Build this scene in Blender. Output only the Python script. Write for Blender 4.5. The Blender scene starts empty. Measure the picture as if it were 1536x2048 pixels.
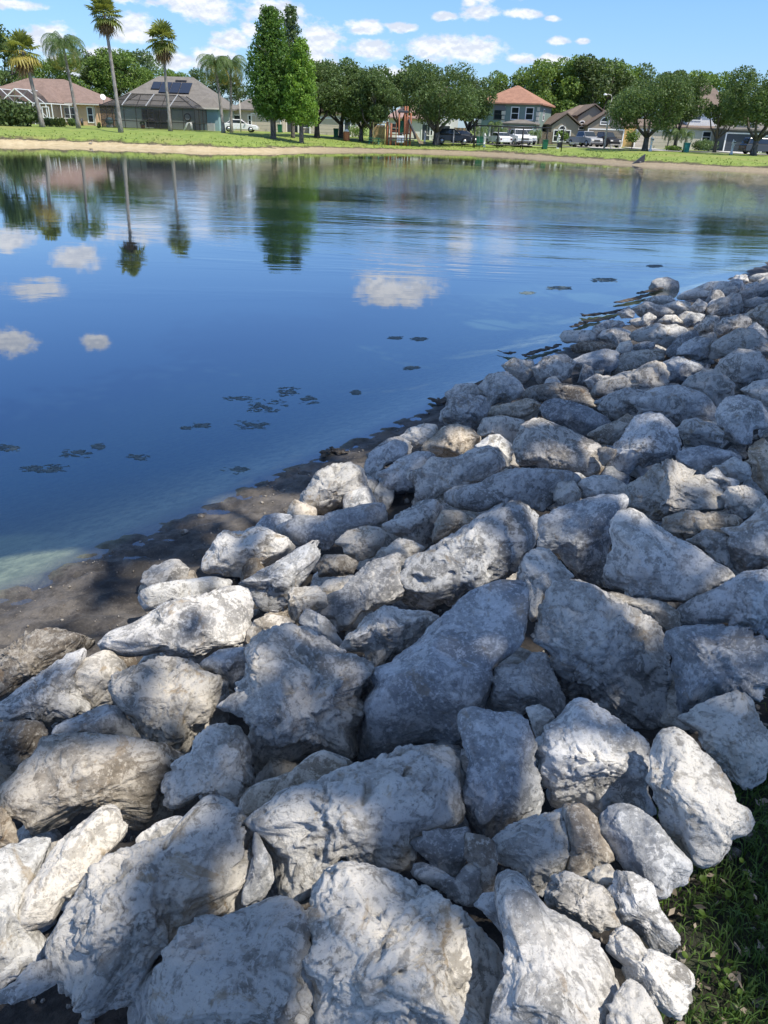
import bpy, math, random
import numpy as np
from mathutils import Vector, Matrix
# ------------------------------------------------------------ camera, sky, sun
S = bpy.context.scene
COL = S.collection
F = 1538.0; PITCH = math.radians(26.6); ROLL = math.radians(2.07); EYE = 2.6
_X = np.array([1, 0, 0.]); _U = np.array([0, math.sin(PITCH), math.cos(PITCH)])
_W = np.array([0, math.cos(PITCH), -math.sin(PITCH)])
_r = math.cos(ROLL)*_X + math.sin(ROLL)*_U
_u = -math.sin(ROLL)*_X + math.cos(ROLL)*_U
CAM = np.array([0, 0, EYE])
def ray(x, y): return _r*(x-768)/F + _u*(1024-y)/F + _W
def aty(x, y, Y):
    d = ray(x, y); return CAM + d*(Y/d[1])
def atz(x, y, z=0.0):
    d = ray(x, y); return CAM + d*((z-EYE)/d[2])
cam = bpy.data.cameras.new('camera'); co = bpy.data.objects.new('camera', cam); COL.objects.link(co)
co.matrix_world = Matrix([[_r[0], _u[0], -_W[0], 0], [_r[1], _u[1], -_W[1], 0], [_r[2], _u[2], -_W[2], EYE], [0, 0, 0, 1]])
cam.sensor_fit = 'VERTICAL'; cam.sensor_height = 36.0; cam.lens = 36.0*F/2048
cam.clip_start = 0.05; cam.clip_end = 3000
S.camera = co
SUN_EL = math.radians(60); SUN_AZ = math.radians(122)      # azimuth clockwise from +Y
SUND = np.array([math.sin(SUN_AZ)*math.cos(SUN_EL), math.cos(SUN_AZ)*math.cos(SUN_EL), math.sin(SUN_EL)])
sl = bpy.data.lights.new('sun', 'SUN'); sl.energy = 3.6; sl.angle = math.radians(0.53); sl.color = (1.0, 0.93, 0.82)
so = bpy.data.objects.new('sun', sl); COL.objects.link(so)
so.rotation_euler = Vector(SUND).to_track_quat('Z', 'Y').to_euler()
S.view_settings.view_transform = 'Standard'; S.view_settings.look = 'None'; S.view_settings.gamma = 1
S.view_settings.exposure = 0.72
S.cycles.use_denoising = True
try: S.cycles.denoiser = 'OPENIMAGEDENOISE'
except Exception: pass
S.cycles.max_bounces = 8; S.cycles.transparent_max_bounces = 16; S.cycles.diffuse_bounces = 3
S.cycles.use_adaptive_sampling = True; S.cycles.adaptive_threshold = 0.02

W = bpy.data.worlds.new('World'); S.world = W; W.use_nodes = True
def build_world():
    nt = W.node_tree; N = nt.nodes; L = nt.links; N.clear()
    out = N.new('ShaderNodeOutputWorld'); bg = N.new('ShaderNodeBackground'); L.new(bg.outputs[0], out.inputs[0])
    sky = N.new('ShaderNodeTexSky'); sky.sky_type = 'NISHITA'; sky.sun_disc = False
    sky.sun_elevation = SUN_EL; sky.sun_rotation = SUN_AZ; sky.air_density = 1.0; sky.dust_density = 0.3; sky.ozone_density = 1.6
    bg.inputs[1].default_value = 0.145
    tc = N.new('ShaderNodeTexCoord'); sep = N.new('ShaderNodeSeparateXYZ'); L.new(tc.outputs['Generated'], sep.inputs[0])
    def math_(op, a, b=None, c=None):
        n = N.new('ShaderNodeMath'); n.operation = op
        for i, v in enumerate((a, b, c)):
            if v is None: continue
            if isinstance(v, (int, float)): n.inputs[i].default_value = v
            else: L.new(v, n.inputs[i])
        return n.outputs[0]
    az = math_('ARCTAN2', sep.outputs[0], sep.outputs[1]); el = math_('ARCSINE', sep.outputs[2])
    cv = N.new('ShaderNodeCombineXYZ'); L.new(az, cv.inputs[0]); L.new(el, cv.inputs[1])
    def ang(d):
        d = d/np.linalg.norm(d); return math.atan2(d[0], d[1]), math.asin(d[2])
    clouds = []
    vis = [(385, 6, 85, 17), (90, 72, 48, 28), (10, 8, 60, 10), (262, 58, 50, 28), (205, 112, 46, 18), (345, 122, 70, 16),
           (467, 80, 38, 21), (430, 112, 48, 15), (545, 22, 62, 26), (500, 60, 20, 16), (645, 82, 46, 34), (640, 130, 34, 10), (610, 110, 40, 30),
           (732, 56, 38, 15), (800, 54, 30, 10), (745, 97, 44, 21), (700, 140, 22, 12), (905, 98, 90, 27), (887, 32, 24, 9),
           (960, 26, 36, 16), (940, 4, 16, 12), (1050, 28, 38, 10), (1104, 37, 15, 6), (1118, 82, 21, 9), (1166, 82, 13, 6),
           (1046, 118, 32, 11), (1104, 121, 32, 12), (150, 130, 60, 20), (790, 150, 60, 14)]
    for x, y, w, h in vis:
        a, e = ang(ray(x, y)); a2, _ = ang(ray(x+w, y)); _, e2 = ang(ray(x, y-h))
        clouds.append((a, e, abs(a2-a), abs(e2-e)))
    refl = [(68, 578, 52, 22), (30, 684, 42, 26), (196, 684, 27, 18), (790, 582, 78, 30), (925, 500, 24, 26), (1005, 506, 34, 10),
            (160, 515, 46, 24), (270, 465, 70, 22), (430, 440, 60, 22), (15, 480, 50, 20)]
    for x, y, w, h in refl:
        m = np.array([1, 1, -1.0])
        a, e = ang(ray(x, y)*m); a2, _ = ang(ray(x+w, y)*m); _, e2 = ang(ray(x, y+h)*m)
        clouds.append((a, e, abs(a2-a), abs(e2-e)))
    rnd = random.Random(5)
    for i in range(26):        # the rest of the sky, behind and beside the camera
        a = rnd.uniform(0.75, 5.5); clouds.append((a if a < math.pi else a-2*math.pi, rnd.uniform(.08, .5), rnd.uniform(.06, .2), rnd.uniform(.02, .06)))
    cur = None
    for a, e, w, h in clouds:
        s = N.new('ShaderNodeVectorMath'); s.operation = 'MULTIPLY_ADD'
        L.new(cv.outputs[0], s.inputs[0]); s.inputs[1].default_value = (1/w, 1/h, 0); s.inputs[2].default_value = (-a/w, -e/h, 0)
        l = N.new('ShaderNodeVectorMath'); l.operation = 'LENGTH'; L.new(s.outputs[0], l.inputs[0])
        cur = l.outputs['Value'] if cur is None else math_('SMOOTH_MIN', cur, l.outputs['Value'], 0.25)
    mp = N.new('ShaderNodeVectorMath'); mp.operation = 'MULTIPLY'; L.new(cv.outputs[0], mp.inputs[0]); mp.inputs[1].default_value = (1, 1.7, 1)
    def noise(scale, det, rough, vec):
        n = N.new('ShaderNodeTexNoise'); n.inputs['Scale'].default_value = scale; n.inputs['Detail'].default_value = det
        n.inputs['Roughness'].default_value = rough; L.new(vec, n.inputs['Vector']); return n.outputs['Fac']
    n1 = noise(26, 9, .62, mp.outputs[0])
    sh = N.new('ShaderNodeVectorMath'); sh.operation = 'ADD'; L.new(mp.outputs[0], sh.inputs[0]); sh.inputs[1].default_value = (0, .006, 0)
    n2 = noise(26, 5, .55, sh.outputs[0])
    n3 = noise(75, 6, .6, mp.outputs[0])
    d = math_('ADD', cur, math_('ADD', math_('MULTIPLY', math_('SUBTRACT', n1, .5), 2.0), math_('MULTIPLY', math_('SUBTRACT', n3, .5), 1.5)))
    mr = N.new('ShaderNodeMapRange'); mr.interpolation_type = 'SMOOTHSTEP'; L.new(d, mr.inputs[0])
    mr.inputs[1].default_value = 1.3; mr.inputs[2].default_value = 0.62; mr.inputs[3].default_value = 0; mr.inputs[4].default_value = 1
    shade = N.new('ShaderNodeMapRange'); L.new(math_('SUBTRACT', n2, n1), shade.inputs[0])
    shade.inputs[1].default_value = -.06; shade.inputs[2].default_value = .05; shade.inputs[3].default_value = 1; shade.inputs[4].default_value = 0
    cc = N.new('ShaderNodeMixRGB'); L.new(shade.outputs[0], cc.inputs[0]); cc.inputs[1].default_value = (3.2, 3.45, 3.95, 1); cc.inputs[2].default_value = (4.4, 4.5, 4.7, 1)
    mx = N.new('ShaderNodeMixRGB'); L.new(math_('MULTIPLY', mr.outputs[0], .93), mx.inputs[0])
    
    # clear blue down to the horizon
    tint = N.new('ShaderNodeMixRGB'); tint.blend_type = 'MULTIPLY'; tint.inputs[0].default_value = 1; L.new(sky.outputs[0], tint.inputs[1])
    tr = N.new('ShaderNodeValToRGB'); L.new(el, tr.inputs[0]); e = tr.color_ramp.elements
    e[0].position = 0; e[0].color = (.33, .45, .70, 1); e[1].position = .8; e[1].color = (1.06, .97, .85, 1); k = e.new(.40); k.color = (.38, .62, 1.02, 1)
    k = e.new(.12); k.color = (.40, .54, .76, 1)
    L.new(tr.outputs[0], tint.inputs[2]); L.new(tint.outputs[0], mx.inputs[1]); L.new(cc.outputs[0], mx.inputs[2]); L.new(mx.outputs[0], bg.inputs[0])
build_world()

# ------------------------------------------------------------ numpy noise
_rng = np.random.default_rng(7)
_perm = _rng.permutation(256); _perm = np.concatenate([_perm, _perm, _perm])
_g = _rng.normal(size=(256, 3)); _g /= np.linalg.norm(_g, axis=1)[:, None]
def pn(P):
    P = np.asarray(P, float); i = np.floor(P).astype(int); f = P-i; i &= 255
    w = f*f*f*(f*(f*6-15)+10); out = 0
    for a in (0, 1):
        for b in (0, 1):
            for c in (0, 1):
                h = _perm[_perm[_perm[i[:, 0]+a]+i[:, 1]+b]+i[:, 2]+c]
                g = _g[h]; dd = g[:, 0]*(f[:, 0]-a)+g[:, 1]*(f[:, 1]-b)+g[:, 2]*(f[:, 2]-c)
                out = out + dd*(w[:, 0] if a else 1-w[:, 0])*(w[:, 1] if b else 1-w[:, 1])*(w[:, 2] if c else 1-w[:, 2])
    return out*1.6
def fbm(P, octs=4, gain=.5):
    o = 0; a = 1; s = 1
    for k in range(octs): o = o + a*pn(P*s+k*17.3); a *= gain; s *= 2.03
    return o

# ------------------------------------------------------------ objects
def tag(o, label=None, cat=None, group=None, kind=None):
    if label: o['label'] = label
    if cat: o['category'] = cat
    if group: o['group'] = group
    if kind: o['kind'] = kind
    return o
def empty(name, loc, rz=0):
    o = bpy.data.objects.new(name, None); COL.objects.link(o); o.location = loc; o.rotation_euler[2] = rz; return o
def mesh_np(name, V, Fc, mat, parent=None, smooth=False, loc=(0, 0, 0), nper=None, sharp=None):
    V = np.asarray(V, np.float32); m = bpy.data.meshes.new(name)
    Fc = np.asarray(Fc, np.int32); k = Fc.shape[1]; n = len(Fc)
    m.vertices.add(len(V)); m.vertices.foreach_set('co', V.ravel())
    m.loops.add(n*k); m.loops.foreach_set('vertex_index', Fc.ravel())
    m.polygons.add(n); m.polygons.foreach_set('loop_start', np.arange(n, dtype=np.int32)*k)
    try: m.polygons.foreach_set('loop_total', np.full(n, k, np.int32))
    except Exception: pass
    m.update(calc_edges=True)
    if smooth: m.polygons.foreach_set('use_smooth', np.ones(n, bool))
    if mat: m.materials.append(mat)
    m.validate()
    o = bpy.data.objects.new(name, m); COL.objects.link(o); o.location = loc
    if parent: o.parent = parent
    return o
class MB:
    def __init__(s): s.v = []; s.f = []; s.sm = []
    def add(s, vs, fs, smooth=False):
        b = len(s.v); s.v += [tuple(v) for v in vs]; s.f += [tuple(b+i for i in f) for f in fs]; s.sm += [smooth]*len(fs); return s
    def box(s, c, d, rz=0, taper=1.0, rx=0, ry=0):
        x, y, z = d[0]/2, d[1]/2, d[2]/2; vs = []
        R = Matrix.Rotation(rz, 3, 'Z') @ Matrix.Rotation(ry, 3, 'Y') @ Matrix.Rotation(rx, 3, 'X')
        for sz in (-1, 1):
            t = taper if sz > 0 else 1
            for sx, sy in ((-1, -1), (1, -1), (1, 1), (-1, 1)):
                vs.append(R @ Vector((sx*x*t, sy*y*t, sz*z)) + Vector(c))
        return s.add(vs, [(0, 3, 2, 1), (4, 5, 6, 7), (0, 1, 5, 4), (1, 2, 6, 5), (2, 3, 7, 6), (3, 0, 4, 7)])
    def bar(s, a, b, w, h=None):
        a = Vector(a); b = Vector(b); h = h or w; d = (b-a).normalized()
        up = Vector((0, 0, 1)) if abs(d.z) < .9 else Vector((0, 1, 0))
        x = d.cross(up).normalized()*w/2; y = x.cross(d).normalized()*h/2
        vs = [a-x-y, a+x-y, a+x+y, a-x+y, b-x-y, b+x-y, b+x+y, b-x+y]
        return s.add(vs, [(0, 3, 2, 1), (4, 5, 6, 7), (0, 1, 5, 4), (1, 2, 6, 5), (2, 3, 7, 6), (3, 0, 4, 7)])
    def tube(s, pts, rs, n=8, cap=True):
        pts = [Vector(p) for p in pts]
        if not hasattr(rs, '__len__'): rs = [rs]*len(pts)
        vs = []; fs = []
        for i, p in enumerate(pts):
            d = (pts[min(i+1, len(pts)-1)]-pts[max(i-1, 0)]).normalized()
            up = Vector((0, 0, 1)) if abs(d.z) < .95 else Vector((0, 1, 0))
            x = d.cross(up).normalized(); y = x.cross(d)
            for k in range(n):
                a = 2*math.pi*k/n; vs.append(p+(x*math.cos(a)+y*math.sin(a))*rs[i])
        for i in range(len(pts)-1):
            for k in range(n):
                k2 = (k+1) % n; fs.append((i*n+k, i*n+k2, (i+1)*n+k2, (i+1)*n+k))
        if cap: fs.append(tuple(reversed(range(n)))); fs.append(tuple((len(pts)-1)*n+k for k in range(n)))
        return s.add(vs, fs, True)
    def poly(s, pts, th):          # flat polygon with thickness vector
        th = Vector(th); n = len(pts); vs = [Vector(p) for p in pts]+[Vector(p)+th for p in pts]
        fs = [tuple(reversed(range(n))), tuple(range(n, 2*n))]+[(i, (i+1) % n, n+(i+1) % n, n+i) for i in range(n)]
        return s.add(vs, fs)
    def lathe(s, c, prof, n=14):
        vs = []; fs = []
        for r, z in prof:
            for k in range(n): a = 2*math.pi*k/n; vs.append((c[0]+r*math.cos(a), c[1]+r*math.sin(a), c[2]+z))
        for i in range(len(prof)-1):
            for k in range(n): fs.append((i*n+k, i*n+(k+1) % n, (i+1)*n+(k+1) % n, (i+1)*n+k))
        fs.append(tuple(reversed(range(n)))); fs.append(tuple((len(prof)-1)*n+k for k in range(n)))
        return s.add(vs, fs, True)
    def build(s, name, mat, parent=None, loc=(0, 0, 0)):
        m = bpy.data.meshes.new(name); m.from_pydata(s.v, [], s.f); m.polygons.foreach_set('use_smooth', s.sm)
        m.materials.append(mat); m.validate(); m.update()
        o = bpy.data.objects.new(name, m); COL.objects.link(o); o.location = loc
        if parent: o.parent = parent
        return o
def copy_tree(o, parent=None):
    c = o.copy(); COL.objects.link(c)
    if parent: c.parent = parent
    for ch in list(o.children): copy_tree(ch, c)
    return c
# ------------------------------------------------------------ materials
class NT:
    def __init__(s, name):
        s.m = bpy.data.materials.new(name); s.m.use_nodes = True; s.t = s.m.node_tree; s.N = s.t.nodes; s.L = s.t.links
        s.b = s.N['Principled BSDF']; s.out = s.N['Material Output']
    def set(s, inp, v):
        if hasattr(v, 'is_linked') or isinstance(v, bpy.types.NodeSocket): s.L.new(v, inp)
        else: inp.default_value = v
    def new(s, t, **k):
        n = s.N.new(t)
        for a, b in k.items(): setattr(n, a, b)
        return n
    def math(s, op, a, b=0.0, c=0.0, clamp=False):
        n = s.new('ShaderNodeMath', operation=op, use_clamp=clamp)
        for i, v in enumerate((a, b, c)): s.set(n.inputs[i], v)
        return n.outputs[0]
    def coord(s, w='Object', scale=(1, 1, 1), off=None, rnd=True):
        tc = s.new('ShaderNodeTexCoord'); v = tc.outputs[w]
        n = s.new('ShaderNodeVectorMath', operation='MULTIPLY'); s.L.new(v, n.inputs[0]); n.inputs[1].default_value = scale; v = n.outputs[0]
        if rnd:
            oi = s.new('ShaderNodeObjectInfo'); m = s.math('MULTIPLY', oi.outputs['Random'], 37.0)
            a = s.new('ShaderNodeVectorMath', operation='ADD'); s.L.new(v, a.inputs[0]); s.L.new(m, a.inputs[1]); v = a.outputs[0]
        return v
    def noise(s, v, scale, det=4, rough=.55, dist=0):
        n = s.new('ShaderNodeTexNoise'); s.L.new(v, n.inputs['Vector']); n.inputs['Scale'].default_value = scale
        n.inputs['Detail'].default_value = det; n.inputs['Roughness'].default_value = rough; n.inputs['Distortion'].default_value = dist
        return n.outputs['Fac']
    def ramp(s, f, *stops):
        n = s.new('ShaderNodeValToRGB'); s.L.new(f, n.inputs[0]); e = n.color_ramp.elements
        while len(e) < len(stops): e.new(.5)
        for i, (p, c) in enumerate(stops):
            e[i].position = p; c = (c,)*3 if not hasattr(c, '__len__') else c; e[i].color = (*c[:3], 1)
        return n.outputs[0]
    def rng(s, f, a, b, c=0.0, d=1.0, smooth=True):
        n = s.new('ShaderNodeMapRange'); n.interpolation_type = 'SMOOTHSTEP' if smooth else 'LINEAR'
        s.set(n.inputs[0], f)
        for i, v in zip((1, 2, 3, 4), (a, b, c, d)): n.inputs[i].default_value = v
        return n.outputs[0]
    def mix(s, f, a, b, mode='MIX'):
        n = s.new('ShaderNodeMixRGB', blend_type=mode)
        for i, v in enumerate((f, a, b)):
            if hasattr(v, '__len__') and not isinstance(v, bpy.types.NodeSocket) and len(v) == 3: v = (*v, 1)
            s.set(n.inputs[i], v)
        return n.outputs[0]
    def bump(s, h, strength=.5, dist=.01, prev=None):
        n = s.new('ShaderNodeBump'); s.L.new(h, n.inputs['Height']); n.inputs['Strength'].default_value = strength
        n.inputs['Distance'].default_value = dist
        if prev: s.L.new(prev, n.inputs['Normal'])
        return n.outputs[0]
    def fin(s, col, rough=.8, nrm=None, spec=.3, metal=0):
        if hasattr(col, '__len__') and not isinstance(col, bpy.types.NodeSocket): col = (*col[:3], 1)
        s.set(s.b.inputs['Base Color'], col); s.set(s.b.inputs['Roughness'], rough)
        s.b.inputs['Specular IOR Level'].default_value = spec; s.b.inputs['Metallic'].default_value = metal
        if nrm: s.L.new(nrm, s.b.inputs['Normal'])
        return s.m
M = {}
def plain(name, col, rough=.6, var=.12, scale=6, bump=.15, spec=.3, metal=0):
    n = NT(name); v = n.coord(); f = n.noise(v, scale, 5, .6)
    c = n.mix(n.rng(f, .3, .7), tuple(x*(1-var) for x in col), tuple(min(1, x*(1+var)) for x in col))
    M[name] = n.fin(c, rough, n.bump(f, bump, .02), spec, metal)
def rock_mat(name, base, pale, dark, stain, crust, slick):
    n = NT(name); v = n.coord()
    big = n.noise(v, 3.5, 6, .6, .4); med = n.noise(v, 13, 8, .68, .6); fin = n.noise(v, 60, 8, .7); spk = n.noise(v, 170, 4, .7)
    c = n.mix(n.rng(big, .35, .65), dark, base)
    c = n.mix(n.math('MULTIPLY', n.rng(med, .53-crust*.10, .565-crust*.08), .40+.5*crust), c, pale)
    c = n.mix(n.math('MULTIPLY', n.rng(fin, .54, .60), .6), c, pale); c = n.mix(n.math('MULTIPLY', n.rng(fin, .46, .38), .5), c, tuple(x*.6 for x in dark))
    st = n.noise(v, 5.5, 6, .7, 1.2); c = n.mix(n.math('MULTIPLY', n.rng(st, .575, .66), .6), c, stain)
    st2 = n.noise(v, 8.3, 5, .7, .8); c = n.mix(n.math('MULTIPLY', n.rng(st2, .61, .72), .5), c, tuple(x*.42 for x in dark))
    c = n.mix(n.math('MULTIPLY', n.rng(spk, .60, .68), .55), c, tuple(x*.4 for x in dark))
    vo = n.new('ShaderNodeTexVoronoi'); n.L.new(v, vo.inputs['Vector']); vo.inputs['Scale'].default_value = 34
    pit = n.math('MULTIPLY', n.rng(vo.outputs['Distance'], .0, .30, 1, 0), n.rng(n.noise(v, 9, 3), .52, .62))
    c = n.mix(n.math('MULTIPLY', pit, .55), c, tuple(x*.35 for x in dark))
    oi = n.new('ShaderNodeObjectInfo'); hv = n.new('ShaderNodeHueSaturation'); n.L.new(c, hv.inputs['Color'])
    n.L.new(n.rng(oi.outputs['Random'], 0, 1, .78, 1.12, False), hv.inputs['Value']); c = hv.outputs[0]
    w_ = n.math('FRACT', n.math('MULTIPLY', oi.outputs['Random'], 7.31)); c = n.mix(n.math('MULTIPLY', w_, .7), c, n.mix(1.0, c, (1.06, .96, .83), 'MULTIPLY'))
    b = n.bump(med, .55*(1-slick*.5), .03); b = n.bump(fin, .7*(1-slick*.6), .008, b); b = n.bump(n.math('SUBTRACT', 1.0, pit), .5*(1-slick*.5), .008, b); b = n.bump(spk, .3, .003, b)
    M[name] = n.fin(c, .88-.2*slick, b, .25)
def leaf_mat(name, dark, light, trans=.25, scale=1.2):
    n = NT(name); g = n.new('ShaderNodeNewGeometry'); v = n.coord()
    f = n.noise(v, scale, 3); c = n.mix(n.rng(f, .35, .65), dark, light)
    c = n.mix(n.math('MULTIPLY', g.outputs['Random Per Island'], .6), c, tuple(min(1, x*1.5) for x in light))
    n.fin(c, .55, None, .35)
    t = n.new('ShaderNodeBsdfTranslucent'); n.L.new(n.mix(.5, c, tuple(min(1, x*y) for x, y in zip(light, (2.2, 2.0, 1.0)))), t.inputs[0])
    mx = n.new('ShaderNodeMixShader'); mx.inputs[0].default_value = trans; n.L.new(n.b.outputs[0], mx.inputs[1]); n.L.new(t.outputs[0], mx.inputs[2])
    n.L.new(mx.outputs[0], n.out.inputs[0]); M[name] = n.m
def bark_mat(name, a, b, sc=8):
    n = NT(name); v = n.coord(scale=(1, 1, .35)); f = n.noise(v, sc, 6, .7, .5)
    M[name] = n.fin(n.mix(n.rng(f, .35, .65), a, b), .95, n.bump(f, .8, .04), .1)
def shingle_mat(name, col):
    n = NT(name); v = n.coord(rnd=False); f = n.noise(v, 1.3, 5, .7); g = n.noise(v, 9, 4, .8)
    w = n.new('ShaderNodeTexWave', bands_direction='Z'); n.L.new(v, w.inputs['Vector']); w.inputs['Scale'].default_value = 2.2; w.inputs['Distortion'].default_value = .6
    c = n.mix(n.rng(f, .3, .7), tuple(x*.8 for x in col), tuple(x*1.12 for x in col)); c = n.mix(n.rng(g, .45, .7), c, tuple(x*.7 for x in col))
    M[name] = n.fin(c, .95, n.bump(n.mix(.5, w.outputs[0], g), .5, .05), .1)
def stucco(name, col):
    n = NT(name); v = n.coord(rnd=False); f = n.noise(v, .7, 5, .6); g = n.noise(v, 12, 5, .8)
    c = n.mix(n.rng(f, .3, .7), tuple(x*.9 for x in col), tuple(min(1, x*1.05) for x in col))
    M[name] = n.fin(c, .9, n.bump(g, .25, .01), .15)
def make_mats():
    rock_mat('chalk', (.45, .44, .415), (.64, .63, .60), (.25, .24, .22), (.33, .25, .15), 1.0, 0)
    rock_mat('grey', (.44, .44, .435), (.70, .70, .69), (.225, .225, .22), (.30, .24, .17), .5, .3)
    rock_mat('slate', (.35, .365, .38), (.62, .635, .65), (.195, .205, .22), (.25, .21, .16), .2, .9)
    rock_mat('tan', (.46, .43, .38), (.68, .64, .57), (.22, .19, .15), (.34, .25, .15), .5, .2)
    rock_mat('brown', (.31, .28, .24), (.52, .50, .46), (.15, .13, .11), (.18, .12, .07), .2, .2)
    leaf_mat('oak_leaf', (.036, .062, .02), (.10, .155, .048), .3)
    leaf_mat('wood_leaf', (.05, .095, .018), (.15, .23, .05), .3)
    leaf_mat('pale_leaf', (.05, .085, .035), (.13, .19, .08), .3)
    leaf_mat('cypress_leaf', (.026, .065, .012), (.10, .19, .035), .3, .9)
    leaf_mat('light_cypress_leaf', (.06, .13, .015), (.17, .29, .045), .35, .9)
    leaf_mat('palm_leaf', (.04, .075, .025), (.11, .17, .055), .25)
    leaf_mat('yellow_leaf', (.16, .14, .03), (.33, .28, .07), .3)
    leaf_mat('fan_leaf', (.06, .095, .02), (.19, .22, .05), .3)
    leaf_mat('dead_leaf', (.10, .06, .03), (.26, .18, .09), .1)
    leaf_mat('dark_leaf', (.028, .05, .016), (.085, .125, .04), .2)
    leaf_mat('shore_blade', (.10, .15, .03), (.20, .25, .06), .3, 2)
    leaf_mat('grass_blade', (.035, .075, .014), (.10, .17, .035), .35, 6)
    leaf_mat('weed_leaf', (.05, .09, .012), (.11, .18, .025), .4, 6)
    leaf_mat('dry_leaf', (.16, .12, .08), (.30, .25, .19), .1, 6)
    bark_mat('bark', (.06, .052, .045), (.17, .155, .14)); bark_mat('dark_bark', (.03, .026, .022), (.085, .072, .06)); bark_mat('palm_bark', (.16, .145, .13), (.33, .31, .29), 5)
    bark_mat('wet_wood', (.05, .043, .036), (.15, .13, .11), 14)
    shingle_mat('brown_shingle', (.25, .18, .15)); shingle_mat('grey_shingle', (.20, .185, .165)); shingle_mat('terracotta_shingle', (.36, .20, .14))
    shingle_mat('tan_shingle', (.21, .165, .135)); shingle_mat('pink_shingle', (.34, .235, .21))
    stucco('peach', (.62, .42, .27)); stucco('pale_grey', (.36, .40, .38)); stucco('light_blue', (.27, .40, .44)); stucco('beige', (.50, .44, .37)); stucco('cream', (.62, .58, .50))
    stucco('sage', (.20, .27, .245)); stucco('taupe', (.30, .26, .205)); stucco('ochre', (.60, .41, .17)); stucco('white_wall', (.72, .71, .68)); stucco('slate_wall', (.16, .17, .19))  # the yellow stucco carries strong sunlight in its colour, for the taupe house's side
    plain('white_paint', (.80, .80, .79), .45, .04); plain('black_metal', (.02, .02, .022), .4); plain('bronze_frame', (.04, .036, .032), .5); plain('grey_metal', (.35, .36, .37), .4)
    plain('dark_metal', (.06, .06, .065), .45); plain('orange_plastic', (.27, .10, .05), .5); plain('terracotta', (.45, .17, .08), .8); plain('green_plastic', (.02, .13, .07), .5); plain('teal_plastic', (.03, .20, .18), .5)
    plain('yellow_paint', (.65, .50, .22), .5); plain('tan_plastic', (.50, .36, .20), .4); plain('wood_fence', (.40, .26, .13), .85, .3, 4); plain('grey_fence', (.19, .15, .115), .9, .3, 4)
    plain('concrete', (.50, .48, .44), .9, .1, 2); plain('asphalt', (.10, .10, .10), .9, .15, 3); plain('garage_beige', (.52, .46, .38), .6, .04); plain('garage_dark', (.055, .065, .08), .5, .05)
    plain('garage_taupe', (.24, .205, .165), .6, .05); plain('solar', (.02, .026, .045), .15, .05, 3, .0, .6); plain('rubber', (.02, .02, .02), .85); plain('rim', (.45, .46, .47), .3, .05, 6, 0, .5, .7)
    for k, c in dict(car_white=(.72, .73, .74), car_black=(.008, .008, .01), car_silver=(.30, .31, .33), car_red=(.08, .02, .02), car_grey=(.05, .055, .07)).items():
        plain(k, c, .22, .02, 2, 0, .6)
    n = NT('glass'); M['glass'] = n.fin((.02, .026, .03), .06, None, .8)
    n = NT('light_glass'); M['light_glass'] = n.fin((.28, .32, .34), .15, None, .6)
    n = NT('lens'); M['lens'] = n.fin((.75, .75, .72), .1, None, .6)
    n = NT('screen'); tr = n.new('ShaderNodeBsdfTransparent'); mx = n.new('ShaderNodeMixShader'); mx.inputs[0].default_value = .58
    n.fin((.035, .035, .037), .9); n.L.new(tr.outputs[0], mx.inputs[1]); n.L.new(n.b.outputs[0], mx.inputs[2]); n.L.new(mx.outputs[0], n.out.inputs[0]); M['screen'] = n.m
    n = NT('light_screen'); tr = n.new('ShaderNodeBsdfTransparent'); mx = n.new('ShaderNodeMixShader'); mx.inputs[0].default_value = .3
    n.fin((.10, .10, .11), .9); n.L.new(tr.outputs[0], mx.inputs[1]); n.L.new(n.b.outputs[0], mx.inputs[2]); n.L.new(mx.outputs[0], n.out.inputs[0]); M['light_screen'] = n.m
    n = NT('algae'); v = n.coord('Object', rnd=False); f = n.noise(v, 25, 5, .7)
    M['algae'] = n.fin(n.mix(n.rng(f, .35, .65), (.07, .095, .10), (.16, .21, .22)), .8, n.bump(f, .8, .02), .2)
    # ground: colours follow the distance to the shore and the height, both stored on the mesh
    n = NT('ground'); v = n.coord('Object', rnd=False); a = n.new('ShaderNodeAttribute', attribute_name='shore'); d = a.outputs['Fac']
    a2 = n.new('ShaderNodeAttribute', attribute_name='near'); near = a2.outputs['Fac']
    big = n.noise(v, .16, 5, .65); med = n.noise(v, 1.1, 6, .7); fin = n.noise(v, 9, 7, .75); vf = n.noise(v, 55, 5, .7)
    lawn = n.mix(n.rng(med, .35, .65), (.15, .215, .040), (.23, .29, .065)); lawn = n.mix(n.math('MULTIPLY', n.rng(big, .48, .68), .45), lawn, (.30, .27, .10)); lawn = n.mix(n.math('MULTIPLY', n.rng(fin, .5, .7), .3), lawn, (.09, .14, .025))
    sand = n.mix(n.rng(med, .3, .7), (.38, .30, .17), (.52, .43, .27)); sand = n.mix(n.math('MULTIPLY', n.rng(fin, .5, .66), .5), sand, (.22, .17, .125))
    mud = n.mix(n.rng(n.noise(v, 2.3, 7, .7, .5), .38, .62), (.05, .046, .043), (.15, .135, .12)); mud = n.mix(n.math('MULTIPLY', n.rng(fin, .45, .65), .6), mud, (.035, .031, .03)); mud = n.mix(n.math('MULTIPLY', n.rng(vf, .55, .7), .3), mud, (.27, .24, .21))
    soil = n.mix(n.rng(fin, .4, .6), (.024, .022, .020), (.065, .057, .05))
    dd = n.math('ADD', d, n.math('MULTIPLY', n.math('SUBTRACT', med, .5), 2.2)); dd = n.math('ADD', dd, n.math('MULTIPLY', n.math('SUBTRACT', fin, .5), .7))
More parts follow.
